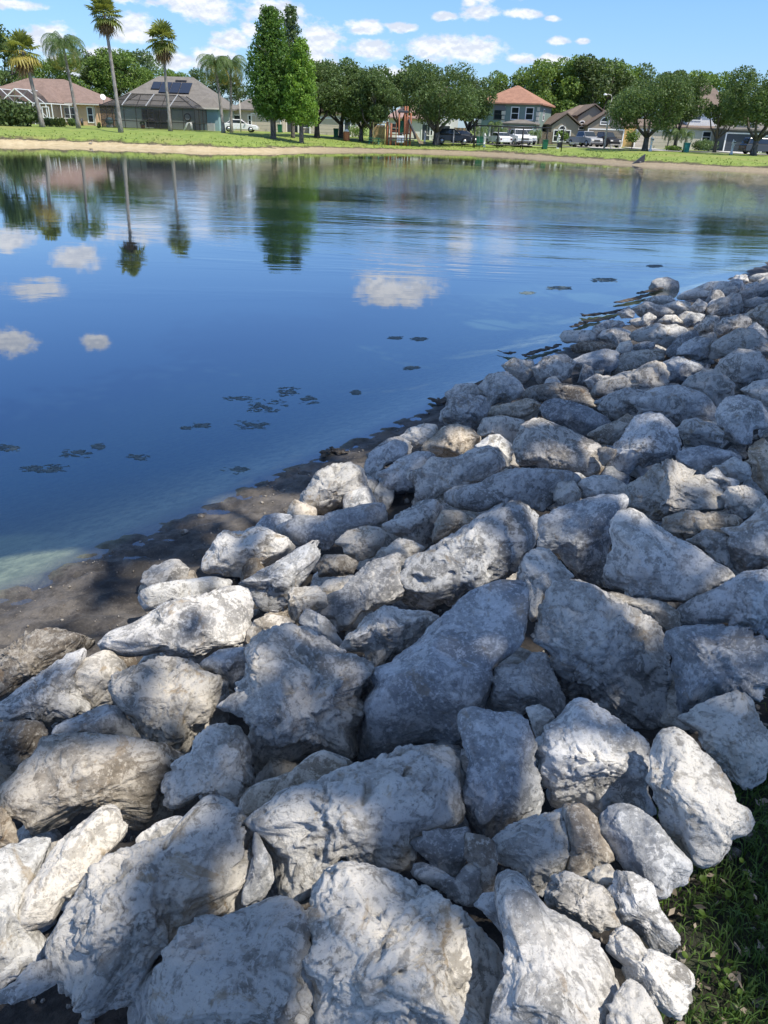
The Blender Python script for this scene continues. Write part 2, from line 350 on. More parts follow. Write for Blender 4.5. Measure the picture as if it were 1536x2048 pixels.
    sx = n.new('ShaderNodeSeparateXYZ'); n.L.new(v, sx.inputs[0]); sand = n.mix(n.rng(sx.outputs[0], -16, -4, 0, .75), sand, n.mix(n.rng(fin, .4, .6), (.13, .10, .08), (.30, .25, .165))); farc = n.mix(n.rng(dd, 1.35, 1.7), sand, n.mix(.5, soil, (.12, .10, .05))); farc = n.mix(n.rng(dd, 1.8, 2.4), farc, lawn)
    dn = n.math('ADD', d, n.math('MULTIPLY', n.math('SUBTRACT', fin, .5), .5))
    sunk = n.mix(n.rng(fin, .35, .65), (.17, .20, .13), (.33, .37, .25))
    nearc = n.mix(n.rng(dn, -.35, .12), sunk, mud); nearc = n.mix(n.rng(dn, 1.0, 1.5), nearc, soil)
    g2 = n.mix(n.rng(fin, .4, .65), (.035, .035, .017), (.045, .08, .018)); nearc = n.mix(n.rng(dn, 3.9, 4.4), nearc, g2)
    c = n.mix(near, farc, nearc); b = n.bump(med, .5, .08); b = n.bump(fin, .8, .03, b); b = n.bump(vf, .5, .008, b)
    M['ground'] = n.fin(c, n.rng(dn, 0, .7, .62, .92), b, .3)
    # water: surface reflects by angle, body gets opaque with depth
    n = NT('water'); tc = n.new('ShaderNodeTexCoord'); P = tc.outputs['Object']
    sp = n.new('ShaderNodeSeparateXYZ'); n.L.new(P, sp.inputs[0])
    dep = n.new('ShaderNodeAttribute', attribute_name='depth').outputs['Fac']
    def sc(x, y, z=1, r=0):
        m = n.new('ShaderNodeMapping'); n.L.new(P, m.inputs[0]); m.inputs['Scale'].default_value = (x, y, z); m.inputs['Rotation'].default_value = (0, 0, r); return m.outputs[0]
    windy = n.rng(n.math('ADD', sp.outputs[1], n.math('MULTIPLY', n.math('SUBTRACT', n.noise(sc(.05, .16), 1, 5, .6, .5), .5), 60)), 13, 46)
    leftc = n.rng(sp.outputs[0], -14, 4, .28, 4.6)
    shel = n.rng(n.math('ADD', sp.outputs[1], n.math('MULTIPLY', n.math('SUBTRACT', n.noise(sc(.06, .2), 1, 4, .6), .5), 34)), 50, 78, 1.0, .05)
    r1 = n.noise(sc(1.0, 2.4, 1, .15), 1.2, 5, .6, .3); r2 = n.noise(sc(2.5, 7, 1, -.1), 1.3, 4, .6); r3 = n.noise(sc(.35, .9, 1, .2), 1, 3, .5)
    amp = n.math('MULTIPLY', n.math('MULTIPLY', windy, leftc), shel)
    h = n.math('ADD', n.math('MULTIPLY', r1, .0055), n.math('MULTIPLY', r2, .0018)); r4 = n.noise(sc(.85, .42, 1, .12), 1, 6, .68, .4); h = n.math('ADD', h, n.math('MULTIPLY', r4, .0065)); h = n.math('MULTIPLY', h, amp)
    h = n.math('ADD', h, n.math('MULTIPLY', r3, n.rng(sp.outputs[1], 5, 16, .0005, .0008)))
    h = n.math('ADD', h, n.math('MULTIPLY', r1, n.rng(sp.outputs[1], 4, 16, .00008, .00018)))
    bmp = n.bump(h, 1.0, 1.0)
    gl = n.new('ShaderNodeBsdfGlossy'); gl.inputs['Roughness'].default_value = .015; gl.inputs['Color'].default_value = (1, 1, 1, 1); n.L.new(bmp, gl.inputs['Normal'])
    ge = n.new('ShaderNodeNewGeometry'); dt = n.new('ShaderNodeVectorMath', operation='DOT_PRODUCT'); n.L.new(ge.outputs['Incoming'], dt.inputs[0]); n.L.new(bmp, dt.inputs[1])
    fres = n.math('ADD', .10, n.math('MULTIPLY', .90, n.math('POWER', n.math('SUBTRACT', 1.0, n.math('ABSOLUTE', dt.outputs['Value'])), 3.8)), clamp=True)
    df = n.new('ShaderNodeBsdfDiffuse')
    n.L.new(n.mix(n.rng(dep, .1, .95), (.09, .16, .11), (.003, .011, .024)), df.inputs[0])
    tr = n.new('ShaderNodeBsdfTransparent'); n.L.new(n.mix(n.rng(dep, 0, .8), (.98, 1, .98), (.5, .75, .72)), tr.inputs[0])
    op = n.math('SUBTRACT', 1.0, n.math('POWER', 2.718, n.math('MULTIPLY', n.math('MULTIPLY', dep, dep), -5.5)))
    body = n.new('ShaderNodeMixShader'); n.L.new(op, body.inputs[0]); n.L.new(tr.outputs[0], body.inputs[1]); n.L.new(df.outputs[0], body.inputs[2])
    mx = n.new('ShaderNodeMixShader'); n.L.new(fres, mx.inputs[0]); n.L.new(body.outputs[0], mx.inputs[1]); n.L.new(gl.outputs[0], mx.inputs[2])
    n.L.new(mx.outputs[0], n.out.inputs[0]); M['water'] = n.m
make_mats()
# ------------------------------------------------------------ ground and water
FAR = [(-200, 285), (0, 289), (100, 291), (200, 294), (300, 298), (400, 302), (480, 304), (560, 304.5), (640, 302), (740, 303), (800, 303.5), (940, 308), (1000, 311), (1100, 318), (1200, 325), (1275, 331), (1400, 337), (1536, 344), (1700, 352)]
pond = [(-14.1, -12.2), (-2.3, 3.89), (8.94, 19.25), (12.6, 22.6), (18, 27), (27, 36), (38, 50), (47, 64)]
pond += [tuple(atz(x, y)[:2]) for x, y in FAR][::-1] + [(-60, 66), (-72, 40), (-60, 0), (-40, -16)]
pond = np.array(pond)
def sdist(x, y):
    """distance to the shoreline, positive on land"""
    P = np.stack([x, y], -1); best = np.full(x.shape, 1e9); ins = np.zeros(x.shape, bool)
    n = len(pond)
    for i in range(n):
        a = pond[i]; b = pond[(i+1) % n]; ab = b-a
        t = np.clip(((P-a)@ab)/(ab@ab), 0, 1); d = np.linalg.norm(P-a-t[..., None]*ab, axis=-1); best = np.minimum(best, d)
        c = ((a[1] > y) != (b[1] > y)) & (x < (b[0]-a[0])*(y-a[1])/(b[1]-a[1]+1e-12)+a[0]); ins ^= c
    return np.where(ins, -best, best)
def nearmask(x, y): return np.clip((55-y)/25, 0, 1)
def height(x, y, under=True):
    x = np.atleast_1d(np.asarray(x, float)); y = np.atleast_1d(np.asarray(y, float))
    d = sdist(x, y); P = np.stack([x, y, 0*x], -1); nm = nearmask(x, y)
    dn = d + .08*fbm(P*1.3, 4)*np.clip(1-abs(d)/2, 0, 1)
    hn = np.interp(dn, [-30, -8, -2.2, 0, .9, 1.5, 4.0, 5, 9], [-2.6, -2.1, -.62, 0, .10, .22, .80, .93, 1.05])
    hn = hn + np.where(d > -1.5, .035*fbm(P*np.array([4, 7, 1])+5, 5, .6)*np.clip(1.7-abs(d-.5), .15, 1)*np.clip((d+.35)/.5, .15, 1), .02*fbm(P*2, 2))
    if under: hn = hn-.13*np.interp(d, [1.0, 1.5, 3.5, 4.1], [0, 1, 1, 0])*np.clip((17.5-y)/2, 0, 1)      # hollow under the boulders
    gx = 1.0+.35*np.clip((-4-x)/12, 0, 1)
    df = d + .8*fbm(P*.22+3, 4)*np.clip((d)/3, 0, 1)
    lip = np.interp(df, [-30, -8, -2, 0, 1.5, 2.1, 2.4, 12, 60, 400], [-2.6, -2.3, -.7, 0, .26, .34, .5, 1.0, 1.04, 1.3])
    hf = np.where(lip > 0, lip*gx, lip)+.03*fbm(P*.8, 4)*(d > .3)
    return hn*nm+hf*(1-nm), d, nm
def hz(x, y): return float(height(x, y)[0][0])
def build_ground():
    def lines(segs):
        out = []
        for a, b, s in segs: out += list(np.arange(a, b, s))
        return np.array(out+[segs[-1][1]])
    xs = lines([(-900, -200, 60), (-200, -70, 10), (-70, -44, 1.2), (-44, -4, .9), (-4, -2.6, .12), (-2.6, 2.6, .04), (2.6, 6, .08), (6, 11, .16), (11, 45, .8), (45, 70, 1.5), (70, 200, 10), (200, 900, 60)])
    ys = lines([(-200, -10, 12), (-10, 0, .5), (0, 1, .1), (1, 8, .04), (8, 13, .08), (13, 20, .16), (20, 30, .6), (30, 72, 2), (72, 112, .4), (112, 150, 1.5), (150, 400, 25), (400, 1900, 150)])
    X, Y = np.meshgrid(xs, ys, indexing='xy'); Z, d, nm = height(X.ravel(), Y.ravel())
    far = np.hypot(X.ravel(), Y.ravel()) > 500
    V = np.stack([X.ravel(), Y.ravel(), Z], -1); nx = len(xs); ny = len(ys)
    i = (np.arange(ny-1)[:, None]*nx+np.arange(nx-1)[None]).ravel(); Fc = np.stack([i, i+1, i+nx+1, i+nx], -1)
    o = mesh_np('ground', V, Fc, M['ground'], smooth=True); o['kind'] = 'structure'
    for nme, arr in (('shore', d), ('near', nm)):
        at = o.data.attributes.new(nme, 'FLOAT', 'POINT'); at.data.foreach_set('value', arr.astype(np.float32))
    xs = lines([(-75, -10, 1.5), (-10, 12, .12), (12, 60, 1.5)]); ys = lines([(-18, 0, 1), (0, 22, .12), (22, 106, 1.2)])
    X, Y = np.meshgrid(xs, ys, indexing='xy'); Z, d, nm = height(X.ravel(), Y.ravel()); nx = len(xs); ny = len(ys)
    V = np.stack([X.ravel(), Y.ravel(), 0*Z], -1); i = (np.arange(ny-1)[:, None]*nx+np.arange(nx-1)[None]).ravel(); Fc = np.stack([i, i+1, i+nx+1, i+nx], -1)
    keep = (Z[Fc].min(1) < .05); Fc = Fc[keep]; u, inv = np.unique(Fc, return_inverse=True)
    o = mesh_np('pond_water', V[u], inv.reshape(-1, 4), M['water'], smooth=True); o['kind'] = 'structure'
    at = o.data.attributes.new('depth', 'FLOAT', 'POINT'); at.data.foreach_set('value', np.clip(-Z[u], 0, 9).astype(np.float32))
build_ground()
def place(px, Y, dz=0.0):
    """a spot on the far lawn at forward distance Y, seen in column px of the photograph"""
    x = aty(px, 270, Y)[0]
    for _ in range(4):
        z = hz(x, Y)+dz; q = np.array([x, Y, z])-CAM; zc = q@_W; yy = 1024-F*(q@_u)/zc; x = aty(px, yy, Y)[0]
    return Vector((x, Y, z))
# ------------------------------------------------------------ boulders of the bank
# every row: tile (offset x, offset y, scale of the tracing), material, thickness, roughness, label, outline
T1 = (0, 0, 1); TA = (0, 1550, 2); T3 = (768, 1550, 2); T4 = (768, 1100, 2); T5 = (768, 700, 2); TF = (1200, 1350, 2.934); T6 = (900, 480, 2.415)
ROCKS = [
(TA,'chalk',1,1.2,'largest pale boulder at the front, pitted with holes and mossy brown hollows','200,650 240,560 290,500 330,430 360,370 470,300 600,265 690,225 740,160 790,90 850,75 920,120 1000,190 1015,260 1005,360 975,480 930,550 870,570 800,560 700,640 640,740 610,800 600,880 560,920 480,925 410,975 340,965 280,900 230,830 195,740'),
(TA,'chalk',1,.7,'smooth whitish boulder cut off by the bottom edge, by the pocked one','610,800 640,740 700,640 800,560 900,570 1000,525 1130,480 1240,560 1260,700 1275,880 1240,1000 1200,1070 600,1080 600,960'),
(T1,'chalk',1,1.2,'huge round chalky boulder with a pocked top at the bottom centre','610,1850 622,1800 650,1740 700,1722 760,1735 830,1765 900,1800 960,1860 1000,1900 1012,1950 1000,2010 985,2095 640,2095 625,2000 612,1900'),
(TA,'chalk',.8,.6,'long pale boulder leaning diagonally on the sunlit one in the left corner','40,590 60,530 130,420 190,330 240,260 340,180 420,110 460,125 500,190 515,240 480,290 440,300 370,370 330,430 290,500 240,560 215,610 170,630 110,620'),
(TA,'chalk',1,.6,'sunlit white boulder at the left edge under the long diagonal one','-90,330 0,300 60,275 130,255 200,262 235,275 200,340 140,430 80,530 70,590 100,630 160,640 205,640 205,740 120,765 60,835 0,875 -110,860'),
(TA,'grey',.8,.8,'shaded grey boulder tucked below the others in the bottom left corner','-60,875 0,860 60,825 120,755 195,740 228,825 150,875 60,915 0,925 -70,915'),
(T1,'tan',.6,.5,'broad flat slab half in sun near the left edge','-10,1590 30,1540 75,1500 85,1475 115,1465 170,1467 270,1475 340,1490 370,1512 360,1540 335,1560 325,1600 338,1632 300,1650 255,1655 225,1640 180,1650 120,1682 60,1678 35,1650 5,1620'),
(T1,'brown',.8,.8,'dark stained rock under the broad flat slab at the left edge','-50,1600 5,1615 30,1650 37,1690 0,1705 -50,1700'),
(T1,'chalk',1,1.3,'pitted boulder with a brown cavity in its left face','325,1580 330,1550 350,1520 382,1502 390,1475 415,1455 440,1447 480,1455 500,1485 505,1530 514,1570 518,1605 505,1625 470,1630 440,1600 400,1590 365,1620 345,1634 330,1610'),
(T1,'slate',.9,.5,'dark narrow rock in the gap right of the mossy pitted boulder','500,1640 525,1685 542,1720 548,1760 530,1795 490,1808 478,1790 500,1740 508,1690'),
(T1,'grey',.6,.5,'small slab wedged behind the long diagonal boulder on the left','275,1675 300,1650 350,1632 370,1635 350,1665 300,1690 280,1695'),
(T1,'chalk',1,1.2,'wide white crusted boulder with a small dark hole, front centre','512,1690 515,1650 525,1620 545,1590 580,1570 640,1555 690,1535 740,1520 780,1500 820,1490 870,1487 905,1505 925,1530 938,1570 930,1610 910,1650 880,1665 840,1660 830,1700 825,1730 790,1745 740,1735 700,1725 655,1738 640,1770 620,1800 612,1835 590,1822 565,1790 550,1750 535,1715'),
(T1,'slate',1,.35,'big smooth blue grey slab with a sloping top, centre of the pile','708,1525 715,1470 740,1400 765,1340 800,1305 835,1285 860,1250 900,1220 930,1190 990,1165 1030,1160 1058,1172 1063,1200 1052,1280 1035,1310 1000,1320 985,1350 975,1400 965,1450 950,1480 935,1530 920,1515 880,1490 830,1495 780,1505 740,1525'),
(T1,'grey',1,1.4,'big rugged grey boulder deeply eroded all over, left of the smooth slab','462,1400 470,1370 495,1345 490,1300 510,1275 560,1250 600,1250 640,1270 680,1300 730,1320 750,1340 745,1380 735,1420 715,1480 710,1525 680,1512 640,1502 600,1530 560,1552 520,1560 505,1500 490,1450 468,1430'),
(T1,'tan',.6,.4,'thin pale shard with a pointed right end above the white crusted boulder','482,1612 490,1580 530,1560 580,1545 620,1510 650,1502 700,1525 712,1540 645,1562 580,1577 545,1597 520,1630 500,1640'),
(T1,'chalk',1,1.1,'rounded lumpy boulder with a light patch, left of the rugged grey one','215,1365 240,1340 290,1325 320,1312 370,1318 420,1340 455,1360 463,1400 455,1440 420,1460 385,1490 370,1503 330,1503 290,1482 260,1440 230,1410'),
(T1,'chalk',.9,.4,'small smooth white boulder between two rougher ones on the left','150,1350 160,1325 200,1305 220,1302 245,1325 255,1342 222,1360 225,1385 230,1405 190,1418 170,1402 155,1375'),
(T1,'grey',1,1,'grey ridged boulder at the mud edge near the left side','-20,1420 30,1380 80,1345 140,1305 170,1298 190,1305 158,1330 152,1355 172,1400 188,1414 150,1432 95,1452 60,1442 0,1447'),
(T1,'brown',1,1,'rough brownish boulder at the left edge above the broad flat slab','-40,1450 50,1442 82,1445 94,1470 72,1500 35,1532 0,1522 -40,1510'),
(T1,'grey',.7,.5,'low blue grey slab showing between the lumpy boulder and the broad flat slab','92,1458 150,1435 210,1410 235,1415 260,1445 285,1480 200,1475 115,1470'),
(T1,'grey',.75,.7,'long tilted slab with a round hollow in its right end, by the mud','203,1278 240,1255 290,1230 330,1205 400,1190 440,1175 480,1172 507,1190 502,1230 498,1278 480,1297 440,1302 400,1327 340,1317 300,1312 260,1322 215,1302'),
(T1,'slate',.8,.5,'smooth slab behind the lumpy boulder, under the hollowed slab','398,1327 440,1300 490,1295 498,1345 467,1380 455,1362 420,1342'),
(T1,'chalk',.7,.6,'pale flat boulder lying in the mud behind the hollowed slab','281,1182 320,1165 370,1160 420,1152 455,1160 462,1174 430,1180 390,1197 330,1207 295,1227 283,1212'),
(T1,'chalk',.8,.3,'smooth dome shaped pale boulder at the mud edge','405,1132 415,1100 440,1065 470,1040 490,1035 540,1060 575,1075 590,1095 560,1117 520,1137 490,1157 440,1154 408,1147'),
(T1,'grey',.9,.9,'long speckled wedge leaning right of the dome shaped boulder','484,1167 510,1145 560,1120 590,1100 620,1082 640,1079 642,1110 625,1142 602,1167 582,1202 577,1222 550,1229 520,1217 500,1192'),
(T1,'tan',.9,.5,'small cream cube shaped rock right of the speckled wedge','577,1186 590,1174 635,1173 651,1190 653,1212 630,1222 610,1232 590,1248 580,1225'),
(T1,'tan',.9,.6,'small rounded tan rock below the speckled wedge','495,1267 510,1240 540,1229 577,1235 590,1252 560,1254 515,1282 495,1290'),
(T1,'slate',.9,.4,'blue grey triangular rock below the cream cube','598,1242 615,1215 650,1233 672,1258 689,1290 680,1305 650,1283 610,1257'),
(T1,'slate',.9,.6,'angular blue grey block with sharp facets right of the cream cube','622,1217 680,1180 710,1150 740,1120 770,1115 800,1100 815,1130 812,1175 800,1197 760,1212 720,1232 692,1275 665,1247'),
(T1,'brown',.9,.8,'brown undercut rock in the gap behind the cream cube','633,1132 650,1110 690,1110 717,1125 702,1147 660,1154 640,1154'),
(T1,'chalk',.7,.6,'thin pale rock under the brown undercut one','630,1182 655,1160 715,1150 722,1160 697,1187 650,1205'),
(T1,'chalk',.9,.7,'small sharp nosed rock perched above the brown undercut one','675,1080 695,1062 730,1053 760,1056 768,1080 747,1112 715,1122 690,1107'),
(T1,'chalk',.9,1,'tall sunlit knobbly boulder at the top of the mud strip','598,1017 610,985 635,945 665,930 700,927 725,940 734,975 737,990 702,1002 650,1032 612,1036'),
(T1,'slate',.8,.7,'dark blue slab below the sunlit knobbly boulder','555,1057 590,1028 650,1028 720,1008 768,1003 775,1050 682,1072 660,1102 600,1097 575,1077'),
(T1,'grey',1,1,'faceted grey boulder between the rugged one and the smooth slab','678,1302 700,1270 735,1230 770,1210 810,1220 860,1223 885,1240 855,1272 830,1292 790,1315 762,1345 750,1338 725,1312'),
(T1,'grey',1,1,'big pale grey boulder with a broken sunlit face, mid pile','801,1152 818,1130 868,1085 933,1050 968,1025 1018,1002 1048,1005 1072,1027 1077,1070 1060,1112 1040,1132 1000,1162 950,1182 900,1217 850,1227 820,1212 803,1187'),
(T5,'tan',.8,.6,'small peaked tan rock behind the big one with the broken face','195,765 208,690 235,643 300,643 360,680 335,705 260,745 210,775'),
(T5,'grey',.9,1,'grey rock with a hollow below its crest, left mid pile','-5,722 50,660 140,610 200,598 240,640 210,705 202,765 160,795 90,765 30,740'),
(T5,'chalk',.9,.7,'small pale peaked rock under the hollowed grey one, mid pile','-10,805 60,753 110,763 165,790 115,835 70,855 0,825'),
(T1,'chalk',.9,.8,'narrow upright pale rock right of the big smooth slab','1036,1167 1040,1135 1053,1110 1073,1098 1098,1100 1123,1130 1150,1157 1100,1170 1087,1205 1072,1245 1058,1225 1058,1180'),
(T5,'grey',.7,.4,'long low slab with a flat top lying across mid pile','248,602 265,560 350,538 440,498 520,473 650,473 760,488 797,510 792,548 720,560 690,602 610,645 590,628 540,608 450,623 370,670 320,643 250,633'),
(T5,'chalk',.9,1,'small speckled stone at the right end of the long low slab','680,572 695,528 760,523 787,570 782,608 710,625 683,602'),
(T5,'grey',.9,.5,'smooth grey boulder right of the small speckled stone','783,562 788,520 840,503 900,503 960,533 983,572 972,604 900,594 830,600 788,595'),
(T5,'slate',1,.6,'large slate boulder with layered edge right of mid pile','608,782 603,680 700,630 800,598 880,578 960,578 995,620 935,672 908,732 914,802 910,875 882,935 800,930 750,875 700,825 640,805'),
(T5,'grey',1,.4,'big smooth boulder shaped like a horned saddle, right side','878,882 920,800 903,720 913,680 958,633 1020,638 1080,688 1150,738 1250,788 1300,828 1392,888 1398,932 1330,975 1200,1005 1080,1005 1000,990 900,955'),
(T5,'chalk',1,1.1,'broad crusty boulder with a rounded back, upper right','968,612 973,540 1040,498 1100,448 1150,433 1210,468 1290,508 1352,550 1358,602 1342,644 1200,645 1140,665 1110,695 1050,665 1000,645'),
(T5,'chalk',.9,.9,'small pocked boulder near the right edge, second row above the tall one','1357,582 1380,548 1440,543 1500,568 1534,600 1503,643 1440,673 1370,635'),
(T5,'tan',.8,1,'low tan crusted rock behind the horned saddle boulder','1107,714 1150,658 1220,643 1330,648 1400,663 1438,687 1372,745 1290,730 1210,765 1150,745'),
(T5,'grey',.9,1,'rough grey rock between the horned saddle boulder and the tall one at the right edge','1207,768 1290,718 1372,743 1385,802 1395,875 1340,858 1270,795'),
(T5,'grey',1,.4,'tall smooth boulder with a sharp edge at the right edge','1377,752 1400,718 1470,668 1536,598 1650,560 1680,700 1640,860 1536,885 1470,885 1400,925 1383,855'),
(T4,'grey',1,.7,'wide sloping boulder at the right edge below the tall one','1165,243 1250,198 1350,138 1440,88 1536,78 1680,80 1700,300 1560,360 1450,318 1300,310 1180,312'),
(T4,'slate',1,.9,'blue grey boulder with a notched tan face at the right edge','1122,332 1180,303 1300,298 1450,308 1536,365 1620,400 1610,480 1527,545 1490,610 1440,570 1380,585 1300,610 1220,660 1190,680 1178,560 1138,420'),
(T4,'grey',1,1.3,'huge lumpy boulder with a deep hollow at its upper left, right of the smooth slab','603,332 620,258 650,178 680,128 760,120 830,128 880,163 940,198 1040,258 1112,308 1128,400 1163,500 1188,600 1188,705 1100,745 1020,715 900,645 830,605 740,595 680,512 645,452 658,410 630,372'),
(T4,'tan',.8,.6,'sun touched low boulder behind the huge lumpy one','845,163 900,158 1000,193 1060,193 1130,213 1177,250 1183,303 1128,335 1100,305 1040,255 950,220'),
(T4,'slate',.9,.8,'brownish grey block sunk between the smooth slab and the huge lumpy boulder','426,522 440,458 480,423 560,413 652,410 662,440 685,512 742,605 702,670 660,645 590,625 560,665 500,645 433,625'),
(T1,'slate',.9,.8,'dark blue upright rock with a waist, right of the white crusted boulder','912,1440 923,1424 943,1411 983,1424 1028,1426 1050,1435 1065,1460 1075,1495 1070,1530 1087,1560 1090,1600 1080,1627 1038,1648 1008,1673 988,1685 958,1678 938,1642 928,1600 930,1570 940,1530 922,1480'),
(T1,'grey',1,.9,'large blue grey boulder with an overhanging ledge, right front','1066,1522 1073,1490 1088,1455 1118,1435 1138,1410 1153,1396 1188,1403 1233,1438 1268,1463 1295,1483 1302,1525 1308,1600 1306,1637 1278,1625 1233,1612 1205,1640 1168,1622 1128,1612 1110,1620 1093,1578 1084,1555'),
(T4,'grey',.9,.6,'small pointed stone above the ledge boulder','567,632 620,620 662,640 684,675 643,712 622,765 598,712'),
(TF,'chalk',.9,.5,'white ridged wedge with a beak like right end, by the grass','292,500 310,408 350,338 400,313 470,313 540,358 605,440 705,540 765,640 805,755 870,778 902,828 892,892 802,962 742,1052 620,1128 548,1102 468,1002 378,902 338,782 293,662'),
(TF,'chalk',1,1,'lumpy triangular boulder with a round dimple at the right edge by the grass','472,280 530,198 640,148 760,108 830,90 872,118 922,200 942,280 992,328 1030,420 1000,530 955,642 870,664 800,626 738,566 648,495 598,412 538,335'),
(TF,'slate',.6,.3,'flat rectangular blue grey slab lying over the grass edge','-2,830 60,768 120,753 190,763 260,798 332,860 412,960 502,1060 553,1120 512,1212 432,1262 380,1308 318,1294 238,1204 148,1142 58,1042 8,940'),
(T3,'chalk',.9,.8,'white chalky block with a flat side left of the rectangular slab','433,290 440,248 500,198 600,163 700,138 735,118 745,220 758,290 733,362 712,392 680,405 652,480 600,475 540,405 450,345'),
(T3,'brown',.9,1,'brown crusted rock between the chalky block and the rectangular slab','712,122 800,122 855,178 865,240 925,322 885,362 820,405 755,405 735,370 752,290 730,200'),
(T3,'grey',.8,1.4,'small breccia lump mottled white and brown, right front','643,482 665,428 678,393 740,383 832,428 882,448 932,518 958,572 932,604 850,628 790,618 700,563 648,528'),
(T3,'tan',.8,.7,'little angular tan stone under the rectangular slab','813,402 850,368 900,356 928,395 930,437 880,460 838,438'),
(T3,'grey',.9,.7,'pale grey boulder under the rectangular slab, half in shade','918,382 1000,388 1082,438 1102,530 1152,600 1194,650 1194,694 1160,725 1080,706 1040,656 980,610 928,605 950,570 905,490 885,455 920,442'),
(T3,'chalk',.9,.9,'brightly sunlit white boulder at the grass edge, bottom right','893,692 915,628 960,601 1012,618 1042,688 1122,718 1202,758 1238,800 1241,872 1212,943 1180,974 1128,954 1078,914 1028,864 968,824 926,744'),
(T3,'chalk',.9,.6,'pale pointed boulder at the bottom edge left of the sunlit white one','898,962 930,878 980,818 1032,848 1072,908 1104,970 1125,1080 895,1080'),
(T3,'grey',1,.5,'large smooth wedge with a brown tinge at the bottom, right of the round pocked boulder','448,400 490,373 562,398 604,460 642,520 722,568 802,618 862,678 904,760 938,850 924,930 900,1000 905,1110 430,1110 436,940 466,850 490,760 474,640 450,520'),
(T3,'slate',.4,.25,'thin heart shaped blue slab propped among darker rocks','73,230 110,208 200,195 240,223 337,208 328,320 302,428 240,392 150,322'),
(T3,'brown',.8,.5,'dark brown block behind the heart shaped slab','325,232 400,245 442,270 454,350 444,465 385,475 385,430 398,380 325,345'),
(T3,'slate',.9,.9,'dark rock with tan steps beneath the heart shaped slab','110,378 150,343 210,368 300,423 330,343 405,378 390,452 355,525 290,505 200,455 128,405'),
(T3,'slate',.8,.5,'dark sunken rock left of the large smooth wedge','360,522 400,473 455,468 486,560 498,660 440,590'),
(T5,'grey',1,.5,'big grey boulder with a bright sun spot on its right half','518,372 560,288 620,268 700,298 760,328 832,358 884,400 874,430 888,502 800,504 690,485 600,475 530,463'),
(T5,'grey',1,.5,'large smooth boulder with a pinched left corner, upper right','888,492 900,430 958,328 1000,268 1060,248 1112,258 1173,318 1188,380 1173,424 1110,444 1020,475 960,525 900,515'),
(T5,'slate',.8,.5,'low dark slab above the broad crusty boulder','1168,442 1200,398 1280,383 1392,408 1424,440 1332,485 1280,505 1210,474'),
(T5,'chalk',.9,.7,'small bright white rock right of the pinched corner boulder','1178,320 1200,283 1250,273 1322,298 1358,330 1347,372 1280,388 1208,384'),
(T5,'grey',1,.8,'big round boulder cleft down its right side near the right edge','1332,240 1370,193 1430,183 1502,208 1534,260 1534,312 1482,314 1472,374 1430,375 1360,354 1332,290'),
(T5,'chalk',.8,1,'small jagged pale rock in the gap below the low dark slab','1325,472 1400,428 1462,458 1468,502 1430,525 1360,505'),
(T5,'grey',.8,.6,'partly shaded grey rock below the small jagged one','1280,505 1330,468 1365,505 1425,525 1400,560 1350,565 1290,530'),
(T5,'tan',1,.6,'rounded tan boulder cut by the right edge, upper pile','1458,400 1500,363 1590,350 1620,590 1536,570 1478,514'),
(T5,'chalk',.8,.5,'flat topped brilliant white rock in full sun, left mid pile','383,312 400,273 470,263 562,283 542,332 522,384 480,374 440,344 378,354'),
(T5,'chalk',.9,.7,'pale rounded rock just below the brilliant white one','356,392 420,343 460,338 518,385 512,442 480,485 458,412 398,404'),
(T5,'grey',1,1.3,'wide honeycombed boulder pitted all over, left mid pile','136,482 200,428 280,438 350,398 420,388 462,420 478,482 400,514 270,564 200,606 150,596 108,545'),
(T5,'grey',1,1.2,'pitted boulder adjoining the honeycombed one on its left','-15,492 60,438 130,408 195,413 203,440 145,482 115,552 60,565 0,565'),
(T5,'grey',.9,1,'rough dark rock at the water side of the pitted boulders','-75,462 -45,400 20,355 60,348 112,380 102,414 30,455 -28,495'),
(T5,'tan',.8,1,'grey tan boulder in front of the brilliant white rock, streaked by sun','148,402 200,348 240,308 292,298 352,318 388,360 352,402 280,440 208,432'),
(T5,'chalk',.8,.9,'small sunlit knob near the dark waterline wood','66,352 100,313 160,296 207,300 214,332 182,374 130,394 88,382'),
(T5,'slate',.9,.4,'wide blue grey slab behind the boulder with the sun spot','620,262 640,213 690,193 760,208 832,238 904,280 914,312 850,334 820,344 740,324 680,294'),
(T5,'tan',.7,.5,'sunlit sliver of rock left of the pinched corner boulder','816,342 860,308 930,283 986,300 954,344 924,378 860,376'),
(T5,'brown',.7,.9,'little brown rock in the gap left of the pinched corner boulder','855,395 885,388 930,400 925,425 880,465 862,440'),
(T5,'tan',1,.9,'boulder with a dark rippled top behind the brilliant white rock','370,292 420,228 500,213 580,193 632,230 604,262 560,287 470,268 400,278'),
(T5,'grey',.9,.9,'half sunlit grey boulder above the sunlit knob','225,272 245,238 260,188 330,178 402,188 424,230 382,292 342,312 250,304'),
(T5,'grey',.9,.8,'rounded rock at the waterline beside the dark wood','243,182 290,138 350,133 402,158 404,187 320,184 262,200'),
(T5,'grey',.9,.9,'grey rock of the upper left pile with creased top','376,152 420,98 490,88 544,130 564,172 500,208 430,223 408,182'),
(T5,'brown',1,1,'long brown tinged boulder with a knuckled ridge, upper mid pile','562,185 580,148 690,128 800,148 838,200 834,234 760,209 690,193 632,218'),
(T5,'grey',.9,.6,'smooth wedge left of the creased boulders, upper right','856,232 900,178 970,153 1064,170 1024,204 1004,264 960,284 900,274'),
(T5,'grey',1,1,'creased grey boulder with dark cavities on its right','996,252 1030,178 1100,148 1180,143 1272,173 1314,220 1334,274 1240,285 1180,305 1110,264 1060,254'),
